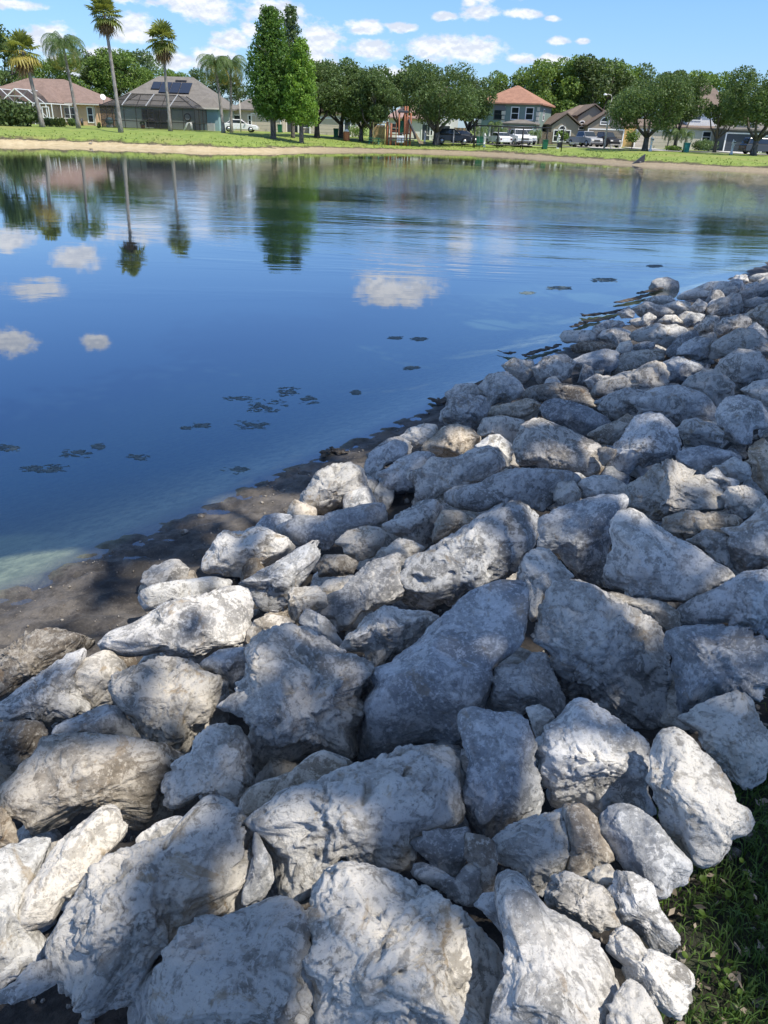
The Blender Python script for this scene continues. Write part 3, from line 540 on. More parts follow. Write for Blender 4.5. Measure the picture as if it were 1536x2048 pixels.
(T5,'chalk',.9,.9,'upright pale boulder with a cracked crest, upper right','1192,152 1220,108 1290,78 1342,83 1404,140 1394,193 1330,244 1290,184'),
(T5,'chalk',.8,1,'long white crusted rock lying diagonal, upper pile','831,178 870,128 940,93 1010,73 1070,48 1112,48 1138,100 1124,143 1060,169 1000,154 900,179 850,205'),
(T5,'tan',.9,.4,'smooth pale boulder with a flat lit top, upper pile','912,112 920,48 960,13 1050,-2 1114,3 1114,42 1040,64 960,99'),
(T5,'slate',.9,.5,'dark rounded boulder left of the cracked crest one','1126,112 1118,48 1180,28 1262,58 1284,82 1242,114 1190,134 1140,129'),
(T5,'grey',1,.6,'large speckled boulder near the right edge, uppermost big one','1326,92 1350,38 1420,-2 1500,8 1540,60 1534,124 1470,144 1420,164 1370,124'),
(T5,'chalk',.9,.5,'pale dome at the right edge below the large speckled boulder','1426,162 1480,128 1570,112 1620,200 1560,240 1500,204'),
(T5,'grey',.9,.8,'grey rock nearest the dark driftwood, upper left pile','476,62 520,33 592,48 604,92 562,134 500,94'),
(T5,'grey',1,.9,'pale ridged boulder in the upper left pile','596,82 640,28 720,18 764,50 744,104 680,134 620,134'),
(T5,'slate',1,.6,'dark angular boulder with a shadowed underside, upper pile','736,52 800,18 880,-2 938,8 934,62 890,94 820,114 786,94'),
(T5,'grey',.8,.5,'small low rock below the dark angular boulder','801,124 850,96 904,103 909,132 850,158 820,154'),
(T6,'slate',1,.5,'lone blocky dark boulder on top of the far end of the pile','968,257 975,203 1000,188 1050,181 1102,203 1108,262 1080,281 1010,278'),
(T6,'chalk',.7,.6,'long sun bleached rock right of the lone blocky boulder','1096,272 1180,233 1250,203 1332,198 1354,220 1280,263 1200,288 1130,294'),
(T6,'grey',.9,.7,'sharp crested rock of the far pile with a ridged face','1236,342 1290,288 1370,253 1402,268 1414,320 1402,349 1330,364 1260,374'),
(T6,'slate',.9,.6,'dark rock at the right edge of the far pile','1386,262 1450,228 1536,203 1620,208 1620,264 1500,284 1420,304'),
(T6,'slate',.8,.6,'dark low rock under the dark one at the far right edge','1416,312 1480,273 1620,263 1620,314 1500,324 1440,334'),
(T6,'grey',.8,1,'small stump shaped rock by the far sand','1361,192 1380,170 1430,168 1444,200 1400,219'),
(T6,'chalk',.8,1,'pale flat topped rock at the right edge by the far sand','1436,192 1480,163 1620,153 1620,208 1500,209'),
(T6,'grey',.8,.6,'grey rock between the sun bleached and sharp crested ones','1276,272 1330,228 1384,223 1394,250 1330,279 1290,294'),
(T6,'tan',.9,.5,'brownish rounded boulder at the right edge of the far pile','1446,362 1490,318 1620,288 1640,424 1536,424 1468,394'),
(T6,'grey',.7,.6,'low rock below the lone blocky boulder','936,292 980,273 1060,268 1094,300 1050,314 980,314'),
(T6,'chalk',.9,.4,'bright sunlit rock of the far pile','1036,312 1100,293 1158,303 1166,347 1110,369 1080,354'),
(T6,'grey',.9,.7,'dark streaked rock left of the bright sunlit one of the far pile','876,332 950,298 1010,308 1054,330 1084,359 1000,364 920,374'),
(T6,'grey',.9,.5,'smooth grey rock right of the bright sunlit one of the far pile','1156,332 1200,283 1244,310 1224,349 1180,354'),
(T6,'slate',.8,.8,'small rock at the waterline of the far pile','806,352 860,323 894,350 884,374 830,379'),
(T6,'chalk',.8,.5,'wide pale slab sloping left, far pile','866,467 920,428 1000,403 1080,403 1144,430 1134,484 1060,524 980,494 910,494'),
(T6,'chalk',.9,.5,'sunlit hump behind the wide pale slab of the far pile','1001,404 1040,363 1090,363 1134,405 1090,419'),
(T6,'grey',.9,.5,'square faced grey boulder near the far waterline','706,482 740,438 800,423 864,438 884,470 824,534 760,494'),
(T6,'grey',.9,.9,'knobbly rock left of the square faced boulder','686,462 700,413 760,388 824,393 854,420 760,434 720,474'),
(T6,'chalk',.8,.5,'pale block at the far waterline','541,482 550,438 600,436 694,438 699,484 620,494 560,504'),
(T6,'brown',.9,.7,'brown grey ridge rock behind the pale waterline block','591,514 640,488 720,483 794,508 819,554 780,574 700,544 610,554'),
(T6,'chalk',.8,.4,'small white stone among grey ones of the far pile','796,549 820,498 870,485 884,520 854,549'),
(T6,'grey',.8,.8,'low grey rock right of the small white stone of the far pile','876,514 940,488 994,498 974,534 900,544'),
(T6,'slate',.8,.4,'narrow dark slab standing on edge in the far pile','1036,554 1100,468 1180,428 1204,470 1134,524 1080,564'),
(T6,'grey',.9,.8,'pale faced rock right of the narrow dark slab','1086,564 1130,498 1190,468 1264,478 1274,530 1264,594 1200,584 1140,564'),
(T6,'chalk',1,1.1,'big crusty boulder high in the pile near the right edge','1266,534 1300,478 1400,428 1470,438 1536,488 1620,520 1620,564 1400,544 1330,564 1270,604'),
(T6,'grey',.9,.7,'leaning grey rock of the far pile, right of the wide pale slab','1184,424 1250,363 1304,373 1284,434 1254,464 1200,464'),
(T6,'grey',.9,.7,'small grey rock above the wide pale slab of the far pile','1126,394 1160,348 1234,363 1194,414 1150,424'),
(T6,'grey',.9,.9,'jagged rock above the big crusty boulder','1276,434 1320,378 1400,358 1454,385 1444,424 1350,454 1300,474'),
(T6,'slate',.9,.6,'grey block above the big crusty boulder by the right edge','1436,424 1480,398 1524,438 1536,484 1470,454'),
(T6,'tan',.8,.5,'small orange tinged stone in the far pile','1398,374 1430,368 1464,385 1454,414'),
(T6,'grey',.8,.6,'small grey boulder at the dark driftwood edge of the far pile','255,604 310,573 394,578 409,612 380,644 320,644 268,634'),
(T1,'brown',.8,1,'crumbly brown mound of mud at the left edge','-40,1330 0,1290 50,1262 110,1255 165,1270 195,1290 140,1310 80,1350 30,1385 -40,1420'),  # mud mound, shaped and grouped like the boulders
(T1,'grey',.8,.6,'low grey rock against the sunlit knobbly boulder','730,940 740,905 790,880 815,890 812,915 770,928 760,960 738,975'),
(T6,'grey',.8,.8,'broken rock with a light face near the middle of the far pile','1000,375 960,350 900,372 870,400 900,425 960,415'),
(T5,'slate',.8,.6,'shaded rock under the long white crusted one','840,210 880,185 930,175 905,215 870,240'),
]
def outline_px(t, s):
    ox, oy, k = t
    return np.array([[float(v) for v in p.split(',')] for p in s.split()])/k+np.array([ox, oy])
def ico(level):
    import bmesh
    bm = bmesh.new(); bmesh.ops.create_icosphere(bm, subdivisions=level, radius=1)
    V = np.array([v.co[:] for v in bm.verts]); Fc = np.array([[v.index for v in f.verts] for f in bm.faces]); bm.free(); return V, Fc
ICO = {}
def bank_ref(d, off):
    """distance along a sight line to the bank raised by off"""
    t = np.linspace(.8, 26, 700); P = CAM+d*t[:, None]; h = height(P[:, 0], P[:, 1], False)[0]+off; i = np.argmax(P[:, 2] < h); return t[i]
def rock_shape(dirs, R, Tf, Tb, seed, rough, slick, size, dep=.7, extra=6):
    """R: radius function of the angle (array of 256), dirs unit vectors with z to the front. Units: metres"""
    rg = np.random.default_rng(seed)
    th = np.arctan2(dirs[:, 1], dirs[:, 0]); k = (th/(2*np.pi)*256) % 256; k0 = np.floor(k).astype(int) % 256; k1 = (k0+1) % 256; f = k-np.floor(k)
    Rr = R[k0]*(1-f)+R[k1]*f; s = np.hypot(dirs[:, 0], dirs[:, 1]); c = dirs[:, 2]
    Rm = np.minimum(R.mean(), R.min()*1.6); q = np.clip(s, 0, 1)**2; q = q*q*(3-2*q); Rr = Rm*(1-q)+Rr*q
    g = s**.85; P = np.stack([np.cos(th)*Rr*g, np.sin(th)*Rr*g, np.sign(c)*np.abs(c)**.8*np.where(c > 0, Tf, Tb)], -1)
    # broad lumps, then broken facets on the front, then grain
    n0 = fbm(dirs*1.3+seed*3.1, 2); P[:, 2] += n0*Tf*.35*(c > -.2)*np.clip(1.2-s, 0, 1)
    # a weathered top face and a steeper front face meeting in a ridge
    for el, lo, hi in ((dep, .42, .66), (dep-1.5, .50, .75)):
        nn = np.array([rg.uniform(-.45, .45), math.cos(el), math.sin(abs(el)) if el > 0 else math.sin(1.57+el+.5)]); nn[2] = max(nn[2], .25); nn /= np.linalg.norm(nn)
        if el < 0: nn = np.array([rg.uniform(-.6, .6), -math.sin(dep), math.cos(dep)]); nn /= np.linalg.norm(nn)
        dv = P@nn; P -= nn*(np.maximum(dv-dv.max()*rg.uniform(lo, hi), 0)*.92)[:, None]
    for q in range(extra+int(5*slick)):
        nn = np.array([*rg.normal(size=2)*.75, rg.uniform(.25, 1.1)]); nn /= np.linalg.norm(nn)
        dv = P@nn; sup = dv.max(); d0 = sup*rg.uniform(.60, .84) if q > 1 else sup*rg.uniform(.52, .70)
        ex = np.maximum(dv-d0, 0); P -= nn*(ex*(.93 if slick > .3 else .8))[:, None]
    for q in range(24):      # chipped corners
        nn = np.array([*rg.normal(size=2), rg.uniform(-.3, 1.2)]); nn /= np.linalg.norm(nn)
        dv = P@nn; d0 = dv.max()*rg.uniform(.80, .95); P -= nn*(np.maximum(dv-d0, 0)*.97)[:, None]
    rad = P/np.maximum(np.linalg.norm(P, axis=1), 1e-6)[:, None]; Q = P+seed*1.7
    a = size
    warp = np.stack([fbm(Q*(3/a)+40, 2), fbm(Q*(3/a)+60, 2), fbm(Q*(3/a)+80, 2)], -1)*a*.08; Q = Q+warp
    dsp = fbm(Q*(2.2/a), 3, .5)*.035*a*(.4+.6*rough)
    led = fbm(Q*(2.6/a)+13, 3, .45)*3.2; fl = np.floor(led); fr_ = led-fl; dsp += (fl+np.clip(fr_/.16, 0, 1)+.25*fr_)*.016*a*(.6+.7*rough)
    dsp += fbm(Q*(6/a)+9, 5, .6)*.013*a*(.3+rough)
    rid = 1-np.abs(fbm(Q*(3.6/a)+31, 4, .6)); dsp -= np.maximum(rid-.90, 0)*.22*a*rough*.8
    pit = pn(Q*(9/a)+5)*.6+pn(Q*(21/a)+7)*.4; dsp -= np.clip((pit-.25)/.12, 0, 1)*.014*a*np.maximum(rough-.3, 0)
    hole = pn(Q*(4.5/a)+77)+.25*pn(Q*(14/a)+7); dsp -= np.clip((hole-.50)/.07, 0, 1)*.06*a*(rough > .85)
    fine = fbm(Q*(30/a), 4, .65); dsp += fine*.0055*a*(.35+rough)
    return P+rad*dsp[:, None]
rocks = []
def make_rock(tile, mat, thick, rough, label, pts, idx):
    P = outline_px(tile, pts); c = (P.max(0)+P.min(0))/2
    A = 0; cx = np.zeros(2); n = len(P)
    for i in range(n):
        p, q = P[i], P[(i+1) % n]; cr = p[0]*q[1]-q[0]*p[1]; A += cr; cx += (p+q)*cr
    c = cx/(3*A); A = abs(A)/2; rpx = math.sqrt(A/math.pi); c0 = c.copy()
    if c[1] > 2040: c[1] = 2030
    d = ray(*c); t0 = bank_ref(d, .12); rm = rpx/F*t0
    off = .06+.30*rm if rm > .1 else .10
    t = bank_ref(d, off+.08+random.Random(idx*7+3).uniform(-.05, .05)*min(1, rm*6)); rm = rpx/F*t; depth = t
    # outline in metres in the plane through the centre that faces the camera
    dn = d/np.linalg.norm(d); rx = np.cross(dn, [0, 0, 1]); rx /= np.linalg.norm(rx); ry = np.cross(rx, dn)
    ctr = CAM+d*t; pl = []
    for p in P:
        e = ray(*(c+(p-c)*(1.012 if rpx > 60 else 1.05))); k = ((ctr-CAM)@dn)/(e@dn); w = CAM+e*k-ctr; pl.append((w@rx, w@ry))
    pl = np.array(pl); R = np.zeros(256)
    for i in range(256):
        a = 2*math.pi*i/256; u = np.array([math.cos(a), math.sin(a)]); best = 0
        for j in range(n):
            p, q = pl[j], pl[(j+1) % n]; e = q-p; den = u[0]*e[1]-u[1]*e[0]
            if abs(den) < 1e-12: continue
            s = (p[0]*e[1]-p[1]*e[0])/den; w = (p[0]*u[1]-p[1]*u[0])/den
            if s > 0 and -1e-9 <= w <= 1: best = max(best, s)
        R[i] = best
    ker = np.array([1, 2, 3, 2, 1.]); ker /= ker.sum(); R = np.convolve(np.concatenate([R[-4:], R, R[:4]]), ker, 'same')[4:-4]
    size = 2*math.sqrt(abs(sum(pl[i][0]*pl[(i+1) % n][1]-pl[(i+1) % n][0]*pl[i][1] for i in range(n)))/2/math.pi)
    mn = R.reshape(128, 2).mean(1); halfmin = np.minimum(mn[:64]+mn[64:], 9).min()/2
    lvl = 6 if rpx > 62 else 5 if rpx > 26 else 4
    if lvl not in ICO: ICO[lvl] = ico(lvl)
    slick = {'slate': 1, 'grey': .4, 'tan': .35, 'brown': .4, 'chalk': .0}[mat]
    Tf = halfmin*1.05*thick; Tb = halfmin*1.0*thick
    V = rock_shape(ICO[lvl][0], R, Tf, Tb, idx+1, rough, slick, size, math.asin(-dn[2]))
    # grow the lump until its silhouette reaches the real outline again
    dep0 = np.linalg.norm(ctr-CAM)
    for _ in range(2):
        pr = dep0/(dep0-V[:, 2]); th = np.arctan2(V[:, 1], V[:, 0]); rr = np.hypot(V[:, 0], V[:, 1])*pr
        b = (th/(2*np.pi)*64).astype(int) % 64; mx = np.zeros(64); np.maximum.at(mx, b, rr)
        want = R.reshape(64, 4).mean(1); k = np.clip(want*1.02/np.maximum(mx, 1e-4), .8, 1.5)
        k = (np.roll(k, 1)+2*k+np.roll(k, -1))/4; a = (th/(2*np.pi)*64-.5) % 64; i0 = np.floor(a).astype(int) % 64; f = a-np.floor(a)
        kk = k[i0]*(1-f)+k[(i0+1) % 64]*f; q = np.clip((rr/(R.mean())-.35)/.5, 0, 1); q = q*q*(3-2*q); V[:, :2] *= (1+(kk-1)*q)[:, None]
    fr = np.stack([rx, ry, -dn]); V = V@fr
    # sink the rock back so that its front stays near the reference surface
    org = Vector(ctr)
    o = mesh_np('boulder', V, ICO[lvl][1], M[mat], smooth=True, loc=org)
    tag(o, label, 'boulder', 'riprap boulders along the bank'); rocks.append((np.array(ctr), size, label, c0)); return o
for i, (t, m, th, ro, lab, pts) in enumerate(ROCKS): make_rock(t, m, th, ro, lab, pts, i)
# ------------------------------------------------------------ trees and plants
def leaf_quads(C, size, seed, aspect=.6, up=0.0, size_var=.4, nrm=None):
    """one bent leaf-cluster quad per centre"""
    rg = np.random.default_rng(seed); n = len(C)
    a = rg.normal(size=(n, 3)); a /= np.linalg.norm(a, axis=1)[:, None]
    b = rg.normal(size=(n, 3)); b[:, 2] += up*2
    if nrm is not None: b = b*.6+nrm*1.3; a = np.cross(a, b); a /= np.linalg.norm(a, axis=1)[:, None]
    b = np.cross(a, np.cross(b, a)) if nrm is None else np.cross(a, b); b /= np.maximum(np.linalg.norm(b, axis=1), 1e-6)[:, None]
    s = size*(1+size_var*rg.uniform(-1, 1, n))[:, None]/2
    V = np.stack([C-a*s, C-b*s*aspect, C+a*s, C+b*s*aspect], 1).reshape(-1, 3)
    return V, np.arange(4*n).reshape(-1, 4)
def blob_pts(lobes, n, seed, shell=.55):
    """points through the lobes, denser near their skin; lobes rows: x y z rx ry rz"""
    rg = np.random.default_rng(seed); L = np.array(lobes); w = (L[:, 3]*L[:, 4]+L[:, 4]*L[:, 5]+L[:, 3]*L[:, 5]); k = rg.choice(len(L), n, p=w/w.sum())
    d = rg.normal(size=(n, 3)); d /= np.linalg.norm(d, axis=1)[:, None]; r = shell+(1.04-shell)*rg.random(n)**.6
    r *= 1+.16*fbm(d*2.2+k[:, None]*5.0, 2)
    return L[k, :3]+d*L[k, 3:]*r[:, None], d
def crown_lobes(H, R, base, seed, n=26, flat=.8, top=1.0):
    """uneven clumps filling a crown from base to H with radius R"""
    rg = random.Random(seed); out = []; zc = (H+base)/2; hz_ = (H-base)/2
    for i in range(n):
        a = rg.uniform(0, 6.283); z = rg.uniform(-.92, .86); rr = math.sqrt(max(0, 1-z*z))*rg.uniform(.35, .86)**(.7)
        s = R*rg.uniform(.17, .37); rr *= rg.choice((1, 1, .9, 1.12)); z *= rg.choice((1, 1, 1.1)); out.append((math.cos(a)*rr*R*.92, math.sin(a)*rr*R*.92, zc+z*hz_*.86*top, s, s, s*flat))
    return out
def tree(name, label, cat, group, loc, H, R, base, leafm, barkm, seed, nleaf=7000, lsize=.42, trunk=.28, forks=4, forkh=None, lobes=None, tbase=0, nlobe=26, lean=0, rz=0, shell=.5):
    root = empty(name, loc, rz); tag(root, label, cat, group)
    L = lobes or crown_lobes(H, R, base, seed, nlobe)
    P, d = blob_pts(L, nleaf, seed, shell); keep = P[:, 2] > base*.75; P = P[keep]
    clump = pn(P*(1.1/lsize*.42)+seed) > -.28; P = P[clump]
    V, Fc = leaf_quads(P, lsize, seed, .62); mesh_np('crown', V, Fc, M[leafm], root)
    rg = random.Random(seed+5); mb = MB(); fh = forkh or base*.8
    mb.tube([(0, 0, -.3), (0, 0, .25), (lean*.3, 0, fh*.5), (lean*.6, 0, fh)], [trunk*1.5, trunk*1.08, trunk*.92, trunk*.85], 10)
    for i in range(forks):
        t = L[rg.randrange(len(L))]; a = 6.283*i/forks+rg.uniform(-.4, .4); q = R*rg.uniform(.35, .65)
        e = Vector((math.cos(a)*q, math.sin(a)*q, base+(H-base)*rg.uniform(.3, .75))); s = Vector((lean*.6, 0, fh*.97)); m1 = s.lerp(e, .45)+Vector((math.cos(a)*q*.12, math.sin(a)*q*.12, -.06*H))
        mb.tube([s, m1, e], [trunk*.6, trunk*.4, trunk*.12], 7)
        for j in range(2):
            b = a+rg.uniform(-.9, .9); f = m1.lerp(e, rg.uniform(.1, .7)); g = f+Vector((math.cos(b), math.sin(b), rg.uniform(.3, .9)))*R*.35; mb.tube([f, g], [trunk*.24, trunk*.06], 5)
    mb.build('trunk', M[barkm], root)
    return root
OAKG = 'live oaks along the far street'
def far_trees():
    G = lambda px, Y: place(px, Y)
    # the three conical cypresses by the lawn edge
    def cone(H, R, base, seed, n=60, topw=.25, pw=.75):
        rg = random.Random(seed); out = []
        for i in range(n):
            f = (i+.5)/n; z = base+(H-base)*f; r = R*(min(1, .72+f*1.6)*(1-max(0, (f-.12)/.88)**2.1*(1-topw)))*.95; a = i*2.4; q = rg.uniform(.45, .75)
            s = R*rg.uniform(.22, .34)*(1-.45*f); out.append((math.cos(a)*r*q, math.sin(a)*r*q, z, s+.1, s+.1, s*.9+.15))
            out.append((math.cos(a+2)*r*q*.4, math.sin(a+2)*r*q*.4, z, s+.1, s+.1, s))
        return out
    G3 = 'conical cypresses on the lawn'
    tree('cypress_tree', 'tallest dark green cone shaped cypress, left of the pair of paler ones', 'tree', G3, G(547, 97), 12.9, 3.7, 2.3, 'cypress_leaf', 'bark', 3, 42000, .24, .3, 3, lobes=cone(12.4, 3.5, 2.6, 3), forkh=9, shell=.35)
    tree('cypress_tree', 'narrow paler cypress with a thin see-through top, behind the bright one', 'tree', G3, G(586, 101), 13.4, 2.0, 2.6, 'pale_leaf', 'bark', 4, 15000, .22, .22, 3, lobes=cone(13.0, 2.0, 3.4, 4, 44), forkh=10, shell=.3)
    tree('cypress_tree', 'shorter bright yellow green cypress at the right of the three', 'tree', G3, G(603, 95), 9.9, 2.6, 2.0, 'light_cypress_leaf', 'bark', 5, 24000, .24, .24, 3, lobes=cone(9.7, 2.6, 2.4, 5, 40), forkh=6, shell=.35)
    # live oaks, each with its own crown
    oaks = [('dark wide live oak with a forked black trunk, just right of the cypresses', 634, 106, 8.6, 4.6, 2.6, 11, .34),
            ('live oak left of the playground, its grey trunk behind the orange barrel', 722, 108, 9.0, 4.6, 2.4, 12, .27),
            ('live oak with a leaning trunk beside the yellow climbing bars', 741, 106, 8.2, 3.8, 2.4, 13, .22),
            ('broad live oak with a many-limbed trunk between the playground and the black car', 872, 108, 9.6, 5.4, 2.5, 14, .42),
            ('rounded live oak on the lawn in front of the beige garage', 1289, 103, 8.6, 5.6, 2.4, 15, .36),
            ('large live oak at the right edge, leaning over the dark parked car', 1506, 97, 9.4, 5.6, 3.0, 16, .34)]
    for lab, px, Y, H, R, b, sd, tr in oaks:
        tree('live_oak', lab, 'tree', OAKG, G(px, Y), H*.92, R*.96, b, 'oak_leaf', 'dark_bark' if sd == 11 else 'bark', sd, 22000, .24, tr, 5, forkh=1.5, nlobe=34, shell=.42)
    tree('live_oak', 'live oak half hidden between the cypresses and the dark wide oak', 'tree', OAKG, G(682, 112), 8.8, 4.6, 2.5, 'oak_leaf', 'bark', 17, 9000, .32, .3, 5, forkh=1.6, nlobe=30)
    tree('live_oak', 'live oak behind the playground with its crown touching two others', 'tree', OAKG, G(800, 116), 10.0, 4.8, 2.8, 'oak_leaf', 'bark', 18, 9000, .32, .3, 5, forkh=1.6, nlobe=30)
    tree('live_oak', 'live oak in front of the left part of the green house', 'tree', OAKG, G(935, 117), 8.3, 3.6, 2.6, 'oak_leaf', 'bark', 19, 8000, .32, .3, 5, forkh=1.6, nlobe=26)
    tree('live_oak', 'ragged tree topping the rounded oak on its right side', 'tree', OAKG, G(1348, 113), 9.6, 3.4, 3.2, 'oak_leaf', 'bark', 20, 10000, .25, .25, 5, forkh=1.8, nlobe=20)
    tree('live_oak', 'live oak at the left edge behind the brown roofed house', 'tree', OAKG, G(8, 132), 13.6, 5.0, 3, 'oak_leaf', 'bark', 21, 10000, .4, .4, 5, nlobe=30)
    tree('live_oak', 'lower side tree reaching left from the large oak at the right edge', 'tree', OAKG, G(1428, 106), 6.6, 3.3, 3.2, 'oak_leaf', 'bark', 22, 10000, .25, .22, 5, forkh=1.6, nlobe=20)
    # the wood behind the houses: three trees built, the rest are copies
    src = [tree('woodland_tree', 'x', 'tree', 'trees of the wood behind the houses', (0, 0, 0), 12, 5.2, 1.0, m, 'bark', 40+i, 15000, .34, .35, 5, nlobe=34) for i, m in enumerate(('wood_leaf', 'dark_leaf', 'pale_leaf'))]
    spots = [(30, 150, 0, 9, 'behind the far left brown roof'), (110, 146, 0, 10.5, 'between the short palm and drooping palm'), (178, 146, 0, 11.5, 'left of the tallest fan palm trunk'),
             (218, 150, 1, 12, 'right behind the tallest fan palm trunk'), (255, 148, 0, 12.6, 'between the brown and grey roofs'), (290, 154, 2, 12.0, 'above the left end of the grey roof'),
             (322, 146, 0, 9.6, 'left of the second fan palm, over the grey roof'), (362, 150, 0, 9.2, 'low behind the ridge of the grey roof'), (398, 152, 2, 9.4, 'behind the right end of the grey roof'),
             (455, 146, 1, 9.0, 'behind the pair of drooping palms'), (640, 150, 0, 10.5, 'behind the dark wide oak'), (725, 152, 0, 11.5, 'above the oaks left of the playground'), (845, 152, 1, 11, 'behind the broad playground oak'),
             (960, 150, 1, 10.2, 'left behind the orange roof'), (1012, 152, 0, 12, 'above the left slope of the orange roof'), (1058, 150, 2, 12.6, 'above the right slope of the orange roof'), (1100, 146, 0, 13.8, 'just right of the orange roof'),
             (1138, 148, 0, 14.4, 'tallest, right of the orange roof'), (1175, 146, 1, 14.0, 'over the small arched window gable'), (1205, 150, 0, 13.6, 'behind the street lamp head'), (1238, 154, 2, 13.8, 'left of the rounded lawn oak crown'),
             (1290, 150, 1, 12.0, 'behind the rounded lawn oak'), (1345, 152, 0, 12.8, 'right above the rounded lawn oak'), (1395, 150, 0, 13.0, 'behind the brown roof peak on the right'), (1470, 150, 1, 10.5, 'behind the dark garage house'), (1535, 146, 1, 11, 'behind the right edge oak')]
    kind = ('bushy green tree', 'dense dark tree', 'loose pale tree')
    used = set(); rg = random.Random(2)
    for px, Y, k, H, lab in spots:
        o = src[k] if k not in used else copy_tree(src[k]); used.add(k)
        o.location = place(px, Y); o['label'] = f'{kind[k]} of the wood, {lab}'; s = H/12.0
        o.scale = (s*rg.uniform(.9, 1.15), s*rg.uniform(.9, 1.1), s); o.rotation_euler[2] = rg.uniform(0, 6.28)
    return
far_trees()

def frond(mb, base, az, el, length, droop, width, nl, lw):
    """feather frond: drooping rib with hanging leaflets"""
    pts = []; p = Vector(base); e = el; st = length/9
    for i in range(10):
        pts.append(p.copy()); p = p+Vector((math.cos(az)*math.cos(e), math.sin(az)*math.cos(e), math.sin(e)))*st; e -= droop/9*(1+.15*i)
    side = Vector((-math.sin(az), math.cos(az), 0))
    for i in range(9): mb.bar(pts[i], pts[i+1], .04*(1-i*.08))
    for j in range(nl):
        f = (j+.6)/nl*8.9; i = int(f); c = pts[i].lerp(pts[i+1], f-i); d = (pts[i+1]-pts[i]).normalized(); ln = width*math.sin(math.pi*min(1, .12+.85*f/9))+.08
        for sg in (-1, 1):
            t = c+(side*sg*.62+d*.45+Vector((0, 0, -.55-.25*random.random())))*ln; w = d*lw
            mb.add([c-w, c+w, t+w*.2, t-w*.2], [(0, 1, 2, 3)])
def fan(mb, base, az, el, plen, r, droop, nseg=13):
    """fan leaf: stalk and a round of pointed segments"""
    d = Vector((math.cos(az)*math.cos(el), math.sin(az)*math.cos(el), math.sin(el))); c = Vector(base)+d*plen
    mb.bar(base, c, .035); side = Vector((-math.sin(az), math.cos(az), 0)); up = side.cross(d)
    for k in range(nseg):
        a = (k/(nseg-1)-.5)*3.9; q = d*math.cos(a)+side*math.sin(a); m = c+q*r*.6-Vector((0, 0, droop*r*.10)); t = c+q*r+up*0-Vector((0, 0, droop*r*(.35+.3*random.random())))
        w = (d*-math.sin(a)+side*math.cos(a))*r*.085
        mb.add([c, m-w, t, m+w], [(0, 1, 2, 3)])
def palm(label, px, Y, H, kind, lean, seed, tr=.2, n=30, fl=2.6):
    random.seed(seed); root = empty('palm_tree', place(px, Y)); tag(root, label, 'palm tree', 'palms on the lawn across the water')
    mb = MB(); N = 9; top = Vector((lean, 0, H)); pts = [Vector((lean*(i/N)**1.3, 0, H*i/N-(.3 if i == 0 else 0))) for i in range(N+1)]
    mb.tube(pts, [tr*1.5, tr*1.1]+[tr*(1-.35*i/N) for i in range(2, N+1)], 10); mb.build('trunk', M['palm_bark'], root)
    if kind == 'feather':
        g = MB(); y = MB()
        for i in range(n):
            e = 1.35-1.5*(i/n); frond(g if i < n*.86 else y, top+Vector((0, 0, .25)), i*2.4+random.uniform(-.2, .2), e, fl*random.uniform(.85, 1.1), 2.0+random.uniform(-.2, .5), .66, 34, .026)
        g.build('fronds', M['palm_leaf'], root); y.build('old_fronds', M['yellow_leaf'], root)
        s = MB(); s.tube([top-Vector((0, 0, .5)), top+Vector((0, 0, .7))], [tr*.7, tr*.45], 8); s.build('crownshaft', M['fan_leaf'], root)
    else:
        g = MB(); y = MB(); dd = MB()
        for i in range(n):
            f = i/n; e = 1.5-2.3*f+random.uniform(-.25, .25); fan((g if f < .62 else y), top, i*2.4+random.uniform(-.3, .3), e, fl*.48*random.uniform(.7, 1.15), fl*.46*random.uniform(.7, 1.2), .2+1.5*f*random.random())
        for i in range(int(n*.7)):
            fan(dd, top-Vector((0, 0, .2+.3*random.random())), i*2.4, -.75-random.random()*.75, fl*.4*random.uniform(.6, 1.2), fl*.38, .9, 8)
        g.build('fronds', M['fan_leaf'], root); y.build('old_fronds', M['yellow_leaf' if kind == 'yellowfan' else 'fan_leaf'], root); dd.build('dead_fronds', M['dead_leaf'], root)
    return root
palm('short fan palm with yellow fronds and orange fruit stalk before the white cage', 85, 93, 7.1, 'yellowfan', -.9, 61, .24, 34, 2.4)
palm('queen palm with long drooping fronds between the short and the tallest palm', 157, 96, 7.6, 'feather', -.5, 62, .2, 44, 3.7)
palm('tallest fan palm, its crown touching the upper edge of the photo', 242, 90, 10.6, 'fan', -.4, 63, .22, 44, 2.1)
palm('second tallest fan palm, standing before the dark screened pool cage', 341, 97, 8.9, 'fan', -.1, 64, .2, 44, 2.2)
palm('queen palm with hanging yellow fronds in front of the light blue wall', 447, 100, 6.6, 'feather', -.5, 65, .2, 38, 3.0)
palm('queen palm just behind the one at the light blue wall, left of the cypresses', 463, 104, 6.8, 'feather', .3, 66, .18, 36, 3.1)
def small_palm(label, px, Y, H, seed, n=16, group='small garden palms across the water'):
    random.seed(seed); root = empty('garden_palm', place(px, Y)); tag(root, label, 'palm', group); m = MB(); g = MB()
    m.tube([(0, 0, -.1), (.05, 0, H*.5), (.1, 0, H)], [.12, .08, .07], 7)
    for i in range(n): frond(g, (.1, 0, H), i*2.4, 1.2-1.3*i/n, 1.5, 1.9, .42, 14, .035)
    m.build('trunk', M['palm_bark'], root); g.build('fronds', M['palm_leaf'], root)
small_palm('small palm left in front of the green house', 958, 114, 1.6, 71)
small_palm('small palm against the front wall of the green house', 985, 116, 2.3, 72)
small_palm('small palm beside the white sedan and the green house', 998, 118, 1.5, 73)
small_palm('small leaning palm at the right corner of the green house', 1066, 118, 1.4, 74)
